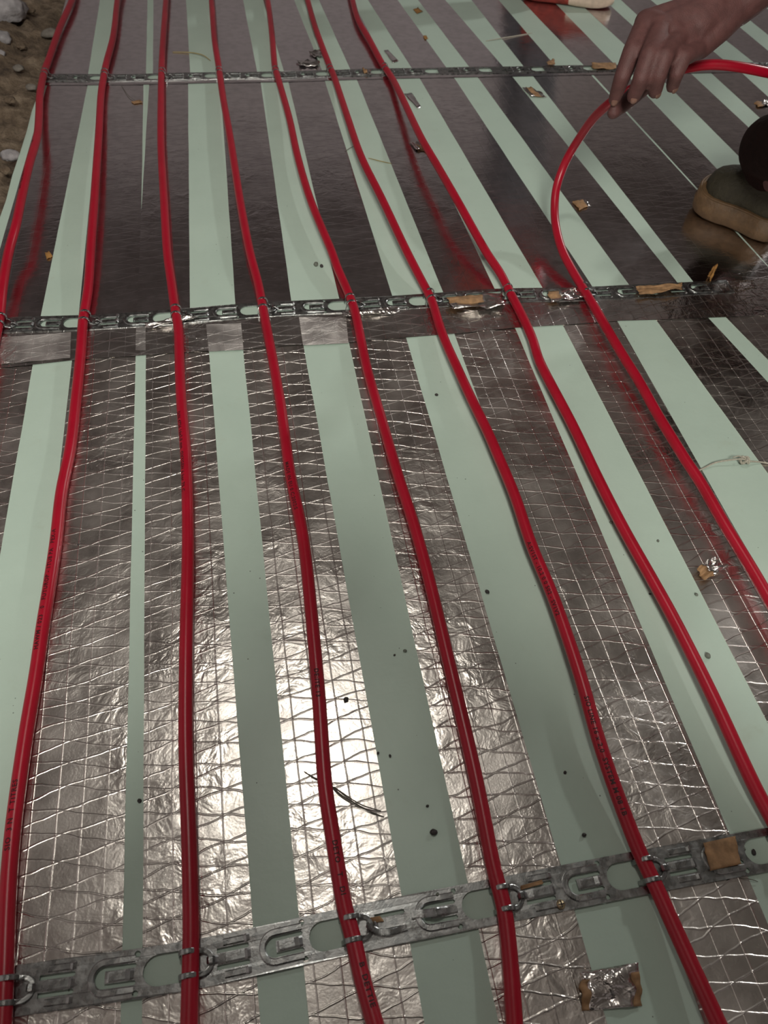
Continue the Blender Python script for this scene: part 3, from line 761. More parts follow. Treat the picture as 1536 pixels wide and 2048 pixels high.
# ------------------------------------------------------------------ shoes and people
def shoe(parent, heel, toe, width, m_sole, m_upper, m_cap=None, sole_h=0.028, m_back=None):
    """low shoe lying flat on the boards, built from lengthwise cross sections; child parts of parent"""
    ax = Vector(toe) - Vector(heel); L = ax.length; ax.normalize(); sd = Vector((-ax.y, ax.x, 0))
    prof = [(0.0, 0.30, 0.055), (0.03, 0.36, 0.075), (0.15, 0.42, 0.085), (0.32, 0.40, 0.085), (0.48, 0.42, 0.075), (0.62, 0.48, 0.065), (0.75, 0.50, 0.055), (0.86, 0.45, 0.047), (0.94, 0.34, 0.038), (0.985, 0.20, 0.028), (1.0, 0.05, 0.018)]
    # sole
    bm = bmesh.new(); n = 28
    def outline(t): 
        for (a, wa, _), (b, wb, _) in zip(prof, prof[1:]):
            if t <= b: return wa + (wb - wa) * (t - a) / (b - a)
        return prof[-1][1]
    ts = [0.0] + [0.5 - 0.5 * math.cos(math.pi * i / n) for i in range(1, n)] + [1.0]
    def ring(z, grow, z_toe=0.0):
        A = []; 
        for t in ts: A.append((t, outline(t) * width + grow))
        pts = [Vector(heel) + ax * (t * L + (grow if t > 0.5 else -grow)) + sd * w for t, w in A] + [Vector(heel) + ax * (t * L + (grow if t > 0.5 else -grow)) - sd * w for t, w in reversed(A)]
        return [bm.verts.new((p.x, p.y, z + z_toe * max(0, ((p - Vector(heel)).dot(ax) / L - 0.75) * 4) ** 2)) for p in pts]
    z0 = 0.003
    rs = [ring(z0, -0.003, 0.006), ring(z0 + 0.004, 0.002, 0.006), ring(z0 + sole_h * 0.5, 0.0035, 0.006), ring(z0 + sole_h * 0.55, 0.0015, 0.006), ring(z0 + sole_h, 0.002, 0.006), ring(z0 + sole_h + 0.002, -0.004, 0.006)]
    k = len(rs[0])
    for a, b in zip(rs, rs[1:]):
        for i in range(k): bm.faces.new((a[i], a[(i + 1) % k], b[(i + 1) % k], b[i]))
    bm.faces.new(rs[0][::-1]); bm.faces.new(rs[-1])
    bmesh.ops.recalc_face_normals(bm, faces=bm.faces)
    o = from_bm('shoe_sole', bm, m_sole, None, True)
    if m_back:
        o.data.materials.append(m_back)
        for p in o.data.polygons:
            if (p.center - Vector(heel)).dot(ax) < 0.52 * L: p.material_index = 1
    # upper
    bm = bmesh.new(); rings = []
    for t, w, h in prof:
        w = max(0.02, w * width - 0.004); c = Vector(heel) + ax * (0.006 + t * (L - 0.016)); rr = []
        for i in range(13):
            a = math.pi * i / 12; p = c + sd * (w * math.cos(a)) ; z = z0 + sole_h * 0.9 + 0.005 * max(0, (t - 0.75) * 4) ** 2 + h * (math.sin(a) ** 0.75)
            rr.append(bm.verts.new((p.x, p.y, z)))
        rings.append(rr)
    for a, b in zip(rings, rings[1:]):
        for i in range(12): bm.faces.new((a[i], b[i], b[i + 1], a[i + 1]))
    bm.faces.new(rings[0]); bm.faces.new(rings[-1][::-1])
    bmesh.ops.recalc_face_normals(bm, faces=bm.faces)
    o2 = from_bm('shoe', bm, m_upper, None, True); child_local(o2, parent); child_local(o, o2)
    # welt line between sole and upper
    bm = bmesh.new(); pts = []
    for t in ts: pts.append(Vector(heel) + ax * (t * L) + sd * (outline(t) * width + 0.001) + Vector((0, 0, z0 + sole_h + 0.006 * max(0, (t - 0.75) * 4) ** 2)))
    pts2 = [Vector(heel) + ax * (t * L) - sd * (outline(t) * width + 0.001) + Vector((0, 0, z0 + sole_h + 0.006 * max(0, (t - 0.75) * 4) ** 2)) for t in reversed(ts)]
    tube_mesh(smooth_path(pts + pts2, 1), 0.0022, 8, bm)
    o3 = from_bm('shoe_welt', bm, m_cap or m_sole, None, True); child_local(o3, o2)
    return o
def capsule(bm, chain, sides=16):
    """tapered limb through (point, radius); ends rounded by spheres"""
    P = [p for p, r in chain]; R = [r for p, r in chain]
    pts = []; rad = []
    for i in range(len(P) - 1):
        for k in range(6):
            t = k / 6; pts.append(P[i].lerp(P[i + 1], t)); rad.append(R[i] + (R[i + 1] - R[i]) * t)
    pts.append(P[-1]); rad.append(R[-1])
    tube_mesh(pts, rad, sides, bm)
    for p, r in chain: bmesh.ops.create_icosphere(bm, subdivisions=2, radius=r, matrix=Matrix.Translation(p))
def fuse(name, bm, voxel, mat, smooth_it=3):
    me = bpy.data.meshes.new(name); bm.to_mesh(me); bm.free()
    o = bpy.data.objects.new(name, me); C.objects.link(o)
    md = o.modifiers.new('r', 'REMESH'); md.mode = 'VOXEL'; md.voxel_size = voxel
    sm = o.modifiers.new('s', 'SMOOTH'); sm.iterations = smooth_it; sm.factor = 0.5
    new = bpy.data.meshes.new_from_object(o.evaluated_get(bpy.context.evaluated_depsgraph_get()))
    bpy.data.objects.remove(o); bpy.data.meshes.remove(me); new.name = name
    return link(name, new, mat, None, True)
V = Vector
# --- worker crouching on the right, right arm stretched out, fingers round the pipe
wk = empty('person', (1.42, 1.42, 0.003)); tag(wk, 'crouching worker in dark trousers and tan-soled shoe gripping the red pipe', 'person')
HD = 0.055  # push the whole hand back so that the pipe lies inside the grip
def h(px, py, d): return D(px, py, d + HD)
wrist = h(1468, 12, 1.05); fore = h(1560, -62, 1.03)
elbow = V((1.08, 1.22, 0.66)); shoulder = V((1.40, 1.42, 0.93)); pelvis = V((1.62, 1.30, 0.42)); chest = V((1.50, 1.46, 0.82)); neck = V((1.42, 1.58, 1.02)); head = V((1.34, 1.62, 1.14))
bm = bmesh.new()
# palm: metacarpals fanning from the wrist
mcp = {'index': h(1292, 44, 1.045), 'middle': h(1322, 56, 1.028), 'ring': h(1358, 76, 1.030), 'pinky': h(1400, 96, 1.044)}
for k, q in mcp.items():
    capsule(bm, [(wrist, 0.031), (wrist.lerp(q, 0.5), 0.026), (q, 0.0175)])
capsule(bm, [(mcp['index'], 0.0185), (mcp['middle'], 0.0190), (mcp['ring'], 0.0180), (mcp['pinky'], 0.0155)])
capsule(bm, [(wrist.lerp(mcp['middle'], 0.35), 0.031), (wrist.lerp(mcp['ring'], 0.7), 0.026)])
fing = {'index': [(mcp['index'], 0.0170), (h(1264, 104, 1.026), 0.0150), (h(1244, 156, 1.036), 0.0130), (h(1229, 198, 1.064), 0.0100)],
        'middle': [(mcp['middle'], 0.0170), (h(1298, 112, 1.000), 0.0148), (h(1281, 160, 1.012), 0.0128), (h(1268, 192, 1.034), 0.0112)],
        'ring': [(mcp['ring'], 0.0160), (h(1328, 114, 0.996), 0.0140), (h(1316, 152, 1.006), 0.0128), (h(1310, 182, 1.030), 0.0112)],
        'pinky': [(mcp['pinky'], 0.0145), (h(1366, 116, 1.008), 0.0128), (h(1352, 148, 1.014), 0.0118), (h(1345, 172, 1.034), 0.0102)]}
for c in fing.values(): capsule(bm, c)
capsule(bm, [(wrist.lerp(mcp['index'], 0.2) + FW * 0.015, 0.026), (h(1352, 112, 1.110), 0.0190), (h(1288, 172, 1.115), 0.0150), (h(1252, 205, 1.098), 0.0130), (h(1226, 226, 1.080), 0.0100)])
capsule(bm, [(wrist, 0.033), (fore, 0.036), (elbow, 0.044), (shoulder, 0.052)])
capsule(bm, [(pelvis, 0.13), (chest, 0.135), (neck - V((0, 0, 0.06)), 0.07), (neck, 0.055)])
capsule(bm, [(neck, 0.055), (head, 0.085), (head + V((-0.01, 0.0, 0.07)), 0.088)])
bmesh.ops.create_icosphere(bm, subdivisions=2, radius=0.018, matrix=Matrix.Translation(head + V((-0.088, 0.0, 0.01))))   # nose
for sgn in (-1, 1): bmesh.ops.create_icosphere(bm, subdivisions=2, radius=0.022, matrix=Matrix.Translation(head + V((0.0, sgn * 0.088, 0.02))))  # ears
sh2 = V((1.62, 1.58, 0.90)); capsule(bm, [(chest + V((0, 0, 0.05)), 0.09), (shoulder, 0.058)]); capsule(bm, [(chest + V((0, 0, 0.05)), 0.09), (sh2, 0.058), (V((1.80, 1.50, 0.66)), 0.042), (V((1.62, 1.34, 0.60)), 0.034), (V((1.56, 1.30, 0.58)), 0.03)])
ank1 = G(1548, 352, 0.11); knee1 = G(1790, 190, 0.40); hip1 = pelvis + V((-0.04, 0.10, 0)); ank2 = V((1.72, 1.12, 0.10)); knee2 = V((1.52, 1.02, 0.46)); hip2 = pelvis + V((0.02, -0.10, 0))
capsule(bm, [(hip1, 0.082), (knee1, 0.056), (ank1, 0.038)]); capsule(bm, [(hip2, 0.082), (knee2, 0.056), (ank2, 0.038)])
body = fuse('body', bm, 0.0032, M['skin'], 4); child_local(body, wk)
# nails
for nm, c in fing.items():
    tip, prev = c[-1][0], c[-2][0]; d = (tip - prev).normalized(); out = (-FW - d * (-FW).dot(d)).normalized()
    bm = bmesh.new(); bmesh.ops.create_uvsphere(bm, u_segments=10, v_segments=6, radius=1.0)
    s = d.cross(out)
    for v in bm.verts: q = v.co.copy(); v.co = tip + d * 0.001 + out * (c[-1][1] * 0.80) + s * (q.x * 0.0055) + d * (q.y * 0.0065) + out * (q.z * 0.0022)
    o = from_bm('finger_nail', bm, M['nail'], None, True); child_local(o, body)
# clothes
bm = bmesh.new(); capsule(bm, [(fore.lerp(elbow, 0.12), 0.050), (elbow, 0.060), (shoulder, 0.07)]); capsule(bm, [(pelvis + V((0, 0, 0.06)), 0.15), (chest, 0.155), (neck - V((0, 0, 0.07)), 0.085)])
capsule(bm, [(chest + V((0, 0, 0.05)), 0.10), (shoulder, 0.07)]); capsule(bm, [(chest + V((0, 0, 0.05)), 0.10), (sh2, 0.07), (V((1.80, 1.50, 0.66)), 0.055), (V((1.65, 1.36, 0.61)), 0.044)])
o = fuse('jacket', bm, 0.008, M['sleeve'], 4); child_local(o, wk)
bm = bmesh.new(); capsule(bm, [(pelvis, 0.155), (pelvis + V((-0.02, 0.0, -0.02)), 0.155)])
capsule(bm, [(hip1, 0.10), (knee1, 0.076), (ank1.lerp(knee1, 0.42), 0.070), (G(1541, 292, 0.165), 0.060), (G(1545, 320, 0.14), 0.056), (G(1550, 345, 0.115), 0.052)]); capsule(bm, [(hip2, 0.10), (knee2, 0.076), (ank2 + V((0, 0, 0.03)), 0.062)])
o = fuse('trousers', bm, 0.008, M['trouser'], 4); child_local(o, wk)
bm = bmesh.new(); bmesh.ops.create_icosphere(bm, subdivisions=3, radius=0.098, matrix=Matrix.Translation(head + V((0.015, 0.0, 0.085))))
o = from_bm('hair', bm, M['hair'], None, True); child_local(o, wk)
hl = ank1 + (ank1 - V((1.006, 1.345, 0.11))).normalized() * 0.06
shoe(wk, (hl.x, hl.y, 0), (1.006, 1.345, 0), 0.126, M['tan'], M['olive'], None, 0.046)
shoe(wk, (1.78, 1.06, 0), (1.53, 1.16, 0), 0.118, M['tan'], M['olive'], None, 0.034)
# --- photographer crouching behind the lens; keeps the rear lamp off the nearest board
ph = empty('person', (-0.08, -0.62, 0.003)); tag(ph, 'photographer in dark clothes crouching out of view behind the camera', 'person')
pp, pc, pn, phd = V((-0.10, -0.85, 0.34)), V((-0.07, -0.60, 0.78)), V((-0.04, -0.46, 0.97)), V((-0.02, -0.38, 1.05))
bm = bmesh.new(); capsule(bm, [(pp, 0.13), (pc, 0.14), (pn - V((0, 0.03, 0.05)), 0.07), (pn, 0.055)]); capsule(bm, [(pn, 0.055), (phd, 0.085), (phd + V((0, 0.0, 0.05)), 0.092)])
bmesh.ops.create_icosphere(bm, subdivisions=2, radius=0.018, matrix=Matrix.Translation(phd + V((0.0, 0.09, -0.01))))
arms = {}
for sg in (-1, 1):
    arms[sg] = [(pc + V((sg * 0.20, 0.03, 0.10)), 0.060), (V((sg * 0.33 + 0.0, -0.36, 0.66)), 0.048), (V((sg * 0.10, -0.17, 0.76)), 0.032), (V((sg * 0.075, -0.105, 0.80)), 0.028)]
    capsule(bm, [(pc, 0.1)] + arms[sg])
    for q in range(4): capsule(bm, [(V((sg * 0.075, -0.105, 0.80)), 0.014), (V((sg * 0.080, -0.070, 0.83 - 0.016 * q)), 0.009), (V((sg * 0.055, -0.055, 0.835 - 0.016 * q)), 0.008)])
    capsule(bm, [(V((sg * 0.065, -0.11, 0.81)), 0.014), (V((sg * 0.045, -0.10, 0.845)), 0.010), (V((sg * 0.025, -0.085, 0.86)), 0.009)])
pleg = {sg: [(pp + V((sg * 0.09, 0, 0)), 0.085), (V((sg * 0.27, -0.46, 0.50)), 0.062), (V((sg * 0.17 - 0.06, -0.74, 0.10)), 0.040)] for sg in (-1, 1)}
for c in pleg.values(): capsule(bm, c)
o = fuse('body', bm, 0.006, M['skin'], 3); child_local(o, ph)
bm = bmesh.new(); capsule(bm, [(pp + V((0, 0, 0.05)), 0.15), (pc, 0.19), (pn - V((0, 0.04, 0.06)), 0.10)])
for sg in (-1, 1): capsule(bm, [(pc + V((sg * 0.10, 0.05, 0.02)), 0.13), (V((sg * 0.17, -0.37, 0.74)), 0.12)]); capsule(bm, [(pc, 0.11)] + [(p, r + 0.028) for p, r in arms[sg][:2]] + [(p, r + 0.016) for p, r in arms[sg][2:3]])
o = fuse('jacket', bm, 0.010, M['sleeve'], 3); child_local(o, ph)
bm = bmesh.new(); capsule(bm, [(pp, 0.155), (pp + V((0, 0, -0.02)), 0.155)])
for c in pleg.values(): capsule(bm, [(p, r + 0.018) for p, r in c])
o = fuse('trousers', bm, 0.010, M['jeans'], 3); child_local(o, ph)
bm = bmesh.new(); bmesh.ops.create_icosphere(bm, subdivisions=3, radius=0.105, matrix=Matrix.Translation(phd + V((0.0, -0.025, 0.055))))
o = from_bm('hair', bm, M['hair'], None, True); child_local(o, ph)
for sg in (-1, 1): shoe(ph, (sg * 0.17 - 0.06, -0.80, 0), (sg * 0.21 - 0.06, -0.52, 0), 0.10, M['olive'], M['jeans'], None, 0.03)
# --- second person standing at the far end, only one shoe in view
p2 = empty('person', (1.16, 2.68, 0.003)); tag(p2, 'standing person of whom only a red shoe with cream sole shows', 'person')
bm = bmesh.new(); a1_ = V((1.075, 2.57, 0.10)); a2_ = V((1.10, 2.92, 0.10)); hp = V((1.12, 2.76, 0.92))
for a, s in ((a1_, -1), (a2_, 1)): capsule(bm, [(hp + V((0, s * 0.09, 0)), 0.085), (a.lerp(hp, 0.48) + V((0.03, s * 0.02, 0)), 0.058), (a, 0.040)])
capsule(bm, [(hp, 0.13), (hp + V((0, 0, 0.25)), 0.125), (hp + V((0, 0, 0.48)), 0.14), (hp + V((0, 0, 0.58)), 0.06), (hp + V((0, 0, 0.70)), 0.085), (hp + V((0, 0, 0.76)), 0.085)])
for s in (-1, 1): capsule(bm, [(hp + V((0, s * 0.17, 0.50)), 0.056), (hp + V((-0.02, s * 0.23, 0.22)), 0.044), (hp + V((0.06, s * 0.22, -0.02)), 0.032), (hp + V((0.09, s * 0.21, -0.11)), 0.030)])
o = fuse('body', bm, 0.008, M['skin'], 4); child_local(o, p2)
bm = bmesh.new(); capsule(bm, [(hp, 0.15), (hp + V((0, 0, 0.04)), 0.15)])
for a, s in ((a1_, -1), (a2_, 1)): capsule(bm, [(hp + V((0, s * 0.09, 0)), 0.10), (a.lerp(hp, 0.48) + V((0.03, s * 0.02, 0)), 0.076), (a + V((0, 0, 0.02)), 0.062)])
o = fuse('trousers', bm, 0.01, M['jeans'], 4); child_local(o, p2)
bm = bmesh.new(); capsule(bm, [(hp + V((0, 0, 0.06)), 0.15), (hp + V((0, 0, 0.25)), 0.148), (hp + V((0, 0, 0.48)), 0.16)])
for s in (-1, 1): capsule(bm, [(hp + V((0, s * 0.15, 0.50)), 0.075), (hp + V((-0.02, s * 0.23, 0.22)), 0.058), (hp + V((0.05, s * 0.22, 0.01)), 0.046)])
o = fuse('jacket', bm, 0.01, M['shoe_red'], 4); child_local(o, p2)
shoe(p2, (0.995, 2.600, 0), (1.262, 2.505, 0), 0.104, M['cream'], M['shoe_red'], M['shoe_red'], 0.034, M['shoe_red'])
shoe(p2, (1.02, 2.95, 0), (1.29, 2.90, 0), 0.100, M['cream'], M['shoe_red'], M['cream'], 0.032)

# ------------------------------------------------------------------ scraps, chips, straws
def sheet(name, corners, label, cat, mat, z=0.004, n=10, crum=0.004, seed=0, brown=None, thick=0.0003):
    """crumpled thin sheet spanned by four pixel corners on the ground; brown=(u0,u1,v0,v1): patch of bare backing paper"""
    A, B, Cc, Dd = [G(*c, z) for c in corners]
    c = (A + B + Cc + Dd) / 4; e = None; v = []; f = []; fb = {}
    for j in range(n + 1):
        for i in range(n + 1):
            u, w = i / n, j / n; p = A.lerp(B, u).lerp(Dd.lerp(Cc, u), w)
            p.z = z + crum * (0.5 + 0.9 * noise.fractal(Vector((u * 3.1, w * 2.7, seed * 3.3)), 1, 2, 3))
            p.z = max(p.z, z * 0.6)
            p.x += 0.08 * (B - A).length * noise.noise(Vector((u * 4, w * 4, seed + 9))); v.append(p)
    for j in range(n):
        for i in range(n):
            a = j * (n + 1) + i; q = (a, a + 1, a + n + 2, a + n + 1); u, w = (i + .5) / n, (j + .5) / n
            hit = [k for k, b in enumerate(brown or []) if b[0] <= u <= b[1] and b[2] <= w <= b[3]]
            if hit: fb.setdefault(hit[0], []).append(q)
            else: f.append(q)
    def build(nm, faces, m, parent):
        idx = sorted({i for q in faces for i in q}); mp = {i: k for k, i in enumerate(idx)}
        o = from_pd(nm, [v[i] for i in idx], [tuple(mp[i] for i in q) for q in faces], m, None, True)
        md = o.modifiers.new('t', 'SOLIDIFY'); md.thickness = thick; child_local(o, parent) if parent else None
        return o
    if brown:
        e = empty(name, c); tag(e, label, cat); build('foil_face', f, mat, e); 
        for faces in fb.values(): build('paper_backing', faces, M['brown_paper'], e)['label'] = 'bare brown backing paper'
        return e
    o = build(name, f, mat, None); return tag(o, label, cat)
SF = M['scrap_foil']; BP = M['brown_paper']
sheet('foil_scrap', [(895, 598), (1008, 585), (1010, 617), (903, 622)], 'crumpled foil scrap with brown paper on the middle rail', 'scrap', SF, 0.008, 12, 0.008, 1, [(0, .62, 0, .55)])
sheet('foil_scrap', [(1093, 584), (1163, 577), (1168, 598), (1102, 608)], 'foil scrap with brown corner beside the held pipe clamp', 'scrap', SF, 0.007, 10, 0.006, 2, [(0, .3, 0, .7)])
sheet('paper_scrap', [(1270, 576), (1362, 568), (1364, 582), (1280, 592)], 'torn brown paper strip lying on the right end of middle rail', 'scrap', BP, 0.008, 10, 0.007, 3)
sheet('foil_scrap', [(684, 624), (796, 616), (797, 627), (688, 634)], 'bright folded foil sliver below the fifth pipe clamp', 'scrap', SF, 0.005, 10, 0.004, 4)
sheet('foil_scrap', [(290, 650), (350, 635), (410, 634), (296, 659)], 'bright foil edge curled up by the third pipe clamp', 'scrap', SF, 0.005, 10, 0.005, 5)
sheet('foil_scrap', [(1390, 1142), (1418, 1120), (1452, 1138), (1408, 1164)], 'curled brown-backed foil bit between the two right-hand pipes', 'scrap', SF, 0.003, 12, 0.012, 6, [(0, .45, 0, 1)])
sheet('foil_scrap', [(1160, 1945), (1275, 1925), (1284, 2012), (1163, 2022)], 'square foil scrap with brown edges near the bottom edge', 'scrap', SF, 0.002, 14, 0.004, 7, [(.84, 1, .2, 1), (0, .14, .25, 1)])
sheet('paper_scrap', [(1406, 1686), (1470, 1672), (1482, 1728), (1420, 1742)], 'brown paper stuck over a tongue of the front rail', 'scrap', BP, 0.0055, 10, 0.0012, 8)
sheet('paper_scrap', [(1040, 1772), (1084, 1760), (1086, 1768), (1042, 1780)], 'narrow brown paper sliver on the front rail by the fifth pipe', 'scrap', BP, 0.0045, 6, 0.001, 9)
sheet('paper_scrap', [(736, 1836), (760, 1832), (768, 1843), (744, 1846)], 'small brown paper bit behind the bent clamp', 'scrap', BP, 0.0045, 6, 0.001, 19)
sheet('foil_scrap', [(768, 101), (776, 100), (798, 123), (786, 126)], 'dark foil sliver on mint foam of the farthest board', 'scrap', M['foil_mid'], 0.001, 6, 0.001, 10)
sheet('foil_scrap', [(808, 188), (824, 186), (842, 214), (836, 218)], 'dark foil rectangle on mint foam below the farthest rail', 'scrap', M['foil_mid'], 0.001, 6, 0.001, 11)
sheet('foil_scrap', [(618, 106), (650, 102), (646, 120), (622, 112)], 'bright crumpled foil bit left of the sixth pipe, upper one', 'scrap', SF, 0.002, 8, 0.008, 12)
sheet('foil_scrap', [(592, 122), (640, 124), (636, 134), (600, 134)], 'bright crumpled foil bit lying against the farthest rail', 'scrap', SF, 0.002, 8, 0.006, 13)
sheet('foil_scrap', [(724, 140), (742, 140), (742, 150), (728, 148)], 'tiny brownish foil bit on the farthest rail', 'scrap', SF, 0.004, 6, 0.005, 14, [(0, .5, 0, 1)])
sheet('foil_scrap', [(818, 284), (850, 284), (860, 304), (832, 302)], 'brownish foil shred beside the raised seventh pipe', 'scrap', SF, 0.001, 8, 0.006, 15, [(.3, 1, .4, 1)])
sheet('foil_scrap', [(1144, 404), (1170, 400), (1182, 412), (1158, 422)], 'brown scrap with shiny corner inside the pipe loop', 'scrap', SF, 0.001, 8, 0.004, 16, [(0, .7, 0, 1)])
sheet('foil_scrap', [(1044, 176), (1066, 178), (1094, 196), (1062, 194)], 'small brownish foil shred left of the hand', 'scrap', SF, 0.001, 8, 0.005, 17, [(.3, .7, 0, 1)])
sheet('foil_scrap', [(1508, 206), (1534, 200), (1540, 212), (1516, 216)], 'brown-edged foil bit right of the hand', 'scrap', SF, 0.001, 8, 0.005, 18, [(0, .5, 0, 1)])
sheet('foil_scrap', [(1290, 130), (1330, 126), (1332, 134), (1292, 138)], 'pale brown torn strip on the farthest rail under the hand', 'scrap', BP, 0.005, 8, 0.004, 21)
sheet('paper_scrap', [(1182, 127), (1232, 126), (1232, 138), (1186, 138)], 'tan torn paper strip on the farthest rail left of the hand', 'scrap', BP, 0.005, 8, 0.004, 22)
sheet('paper_scrap', [(1092, 125), (1108, 119), (1110, 130), (1096, 131)], 'small tan paper flake on the farthest rail', 'scrap', BP, 0.005, 6, 0.004, 23)
sheet('paper_scrap', [(262, 204), (280, 200), (286, 206), (268, 209)], 'tiny brown flake beside the narrow foam gap', 'scrap', BP, 0.001, 5, 0.002, 24)
sheet('paper_scrap', [(90, 506), (98, 502), (106, 514), (94, 520)], 'small brown flake right of the far left pipe', 'scrap', M['leaf'], 0.001, 5, 0.003, 25)
sheet('leaf', [(826, 20), (836, 16), (846, 24), (834, 28)], 'small brown leaf on mint foam near the top edge', 'leaf', M['leaf'], 0.001, 6, 0.003, 26)
sheet('leaf', [(846, 73), (852, 71), (856, 78), (850, 80)], 'tiny brown leaf flake below the small leaf', 'leaf', M['leaf'], 0.001, 5, 0.002, 27)
sheet('leaf', [(1410, 562), (1424, 538), (1432, 538), (1420, 566)], 'curled golden brown leaf standing at the end of middle rail', 'leaf', M['leaf'], 0.001, 8, 0.012, 28)
def strand(name, pts, r, mat, label, cat, z=None):
    P = [G(x, y, zz) for x, y, zz in pts]; path = resample(catmull(P, 8), 0.002)
    n = len(path); rad = [r * (0.55 + 0.45 * math.sin(math.pi * min(1, max(0, (i + 1) / (n + 1)))) ** 0.5) for i in range(n)]
    o = from_bm(name, tube_mesh(path, rad, 8), mat, None, True); return tag(o, label, cat)
strand('straw', [(345, 104, .002), (380, 105, .003), (405, 110, .006), (421, 121, .002)], 0.0013, M['straw'], 'bent straw blade on mint foam between third and fourth pipe', 'straw')
strand('straw', [(737, 316, .001), (760, 322, .002), (783, 327, .001)], 0.0010, M['straw'], 'short straw stalk right of the sixth pipe', 'straw')
strand('thread', [(690, 303, .001), (700, 296, .003), (714, 290, .002)], 0.0006, M['twig'], 'fine dark thread left of the sixth pipe', 'thread')
strand('thread', [(972, 82, .001), (1000, 77, .003), (1030, 72, .002), (1064, 66, .001)], 0.0014, M['string'], 'pale twisted string across the foil near the top edge', 'string')
strand('thread', [(243, 172, .001), (256, 190, .004), (272, 203, .002)], 0.0006, M['twig'], 'fine dark hair beside the narrow foam gap', 'thread')
strand('twig', [(608, 1543, .001), (630, 1556, .003), (655, 1565, .003), (682, 1590, .004), (712, 1608, .004), (742, 1624, .003), (768, 1634, .001)], 0.0008, M['twig'], 'dark frayed fibre strand crossing under the fourth pipe', 'thread')
strand('twig', [(668, 1574, .001), (700, 1596, .004), (726, 1611, .005), (762, 1622, .002)], 0.0007, M['twig'], 'thin side fibre beside the dark frayed strand', 'thread')
strand('thread', [(1480, 1756, .001), (1498, 1758, .004), (1516, 1763, .002)], 0.0004, M['twig'], 'fine dark hair at the right end of front rail', 'thread')
# knotted string on the right
e = empty('knotted_string', G(1480, 920)); tag(e, 'knotted grey string lying on the mint foam at right', 'string')
P = [G(x, y, z) for x, y, z in [(1396, 942, .002), (1412, 934, .004), (1432, 925, .008), (1460, 920, .012), (1484, 918, .013), (1496, 922, .010), (1520, 924, .004), (1545, 928, .003), (1600, 936, .003)]]
o = from_bm('string_strand', tube_mesh(resample(catmull(P, 8), 0.003), 0.0013, 8), M['string'], None, True); child_local(o, e)
kn = G(1490, 920, .010); P = [kn + V((0.006 * math.sin(2.1 * t) , 0.005 * math.cos(3.3 * t), 0.004 * math.sin(4.7 * t))) for t in [i * 0.16 for i in range(40)]]
o = from_bm('string_knot', tube_mesh(P, 0.0016, 6), M['string'], None, True); child_local(o, e)
P = [G(x, y, z) for x, y, z in [(1488, 916, .012), (1478, 912, .016), (1466, 915, .014)]]
o = from_bm('string_end', tube_mesh(resample(catmull(P, 6), 0.002), 0.001, 6), M['string'], None, True); child_local(o, e)
# screw on the front rail
q = G(1121, 1809, 0.004); e = empty('screw', q); tag(e, 'small brass screw head sitting on the front rail', 'screw')
o = from_bm('screw_head', lathe([(0.0001, 0.0042), (0.0028, 0.0040), (0.0042, 0.0028), (0.0046, 0.0010), (0.0044, 0.0)], 20), M['brass'], e, True)
bm = bmesh.new(); add_box(bm, -0.0032, 0.0032, -0.0005, 0.0005, 0.0036, 0.0045); add_box(bm, -0.0005, 0.0005, -0.0032, 0.0032, 0.0036, 0.0045); from_bm('screw_cross', bm, M['black_chip'], e)
o = from_bm('screw_shank', tube_mesh([V((0, 0, -0.0038)), V((0, 0, 0.001))], 0.002, 10), M['brass'], e, True)
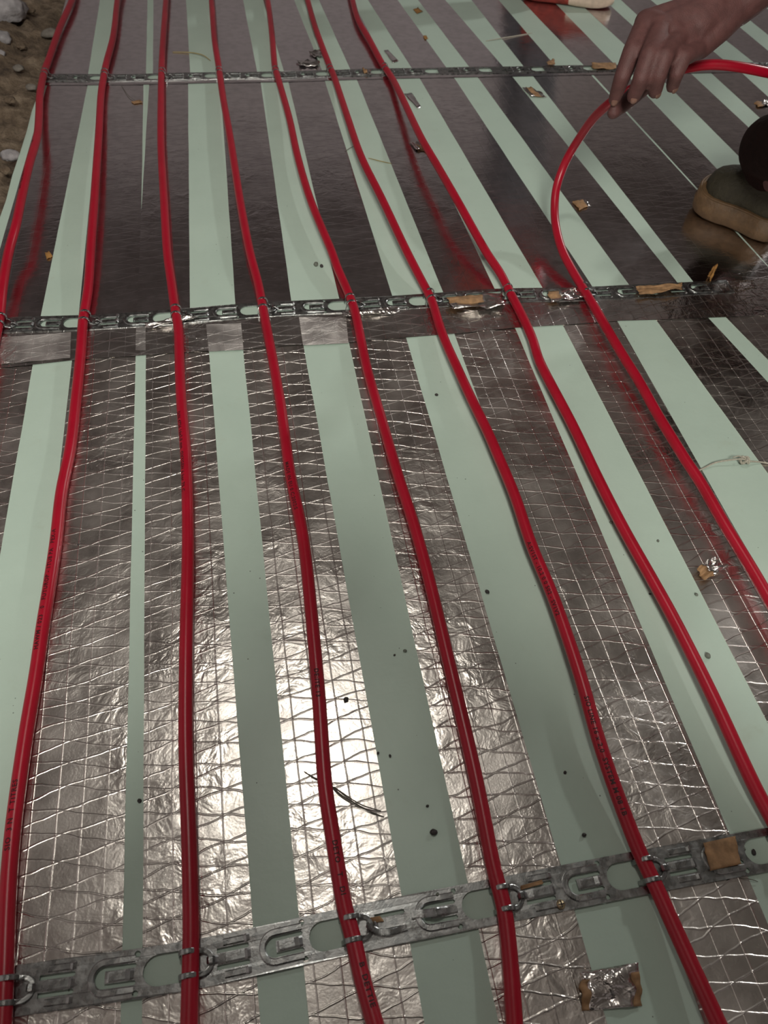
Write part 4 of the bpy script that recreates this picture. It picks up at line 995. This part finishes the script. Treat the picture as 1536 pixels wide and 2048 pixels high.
# chips and pebbles
for k, (x, y, s, m, lab) in enumerate([
    (867, 1665, .0042, 'black_chip', 'black square stone chip on mint foam left of the fifth pipe'),
    (692, 1400, .0036, 'black_chip', 'black stone chip on foil right of the fourth pipe'),
    (1415, 1312, .0042, 'grey_chip', 'grey pebble right of the seventh pipe on mint foam'),
    (974, 1185, .0032, 'black_chip', 'dark crumb at the edge of the foil left of the sixth pipe'),
    (810, 1302, .0026, 'grey_chip', 'greenish crumb on mint foam, largest of its cluster'),
    (789, 1310, .0016, 'black_chip', 'tiny black crumb in the cluster on mint foam'),
    (756, 1507, .0018, 'black_chip', 'tiny black crumb at the right edge of bright foil'),
    (780, 1512, .0019, 'black_chip', 'tiny black crumb on mint foam beside the bright foil'),
    (279, 1602, .0026, 'black_chip', 'dark crumb in the narrow mint gap'),
    (855, 1612, .0018, 'black_chip', 'tiny dark crumb above the square black chip'),
    (874, 1790, .0020, 'grey_chip', 'tiny crumb on the front rail between fourth and fifth pipe'),
    (632, 530, .0055, 'grey_chip', 'dark muddy crumb on mint foam above the middle rail'),
    (643, 533, .0040, 'black_chip', 'dark muddy crumb right beside another above middle rail'),
    (873, 790, .0030, 'black_chip', 'black crumb on mint foam left of the sixth pipe'),
    (1222, 1045, .0026, 'grey_chip', 'grey crumb on mint foam left of the seventh pipe'),
    (1316, 1082, .0022, 'grey_chip', 'grey crumb on mint foam right of the seventh pipe'),
    (1392, 1190, .0026, 'grey_chip', 'greenish crumb below the curled brown foil bit'),
    (1300, 1188, .0018, 'black_chip', 'tiny black crumb left of the seventh pipe'),
    (1168, 1670, .0026, 'black_chip', 'black crumb on mint foam left of the sixth pipe, near the front rail'),
    (1130, 1545, .0022, 'black_chip', 'tiny black crumb amid specks left of the sixth pipe'),
    (1507, 1705, .0032, 'black_chip', 'dark splinter in the rightmost oval hole of front rail'),
    (1487, 1698, .0024, 'grey_chip', 'grey crumb in the rightmost oval hole of front rail'),
    (157, 1090, .0016, 'black_chip', 'tiny black crumb on foil right of the second pipe')]):
    q = G(x, y, 0.0008); zz = 0.0042 if 'rail' in lab and 'on the front' in lab else (0.0012 if 'foil' in lab and 'foam' not in lab else 0.0002)
    rock('stone_chip', (q.x, q.y, zz), (s, s * 0.8, s * 0.8), M[m], lab, 'crumb', 50 + k, rot=k * 0.7, sub=2, rough=0.35)
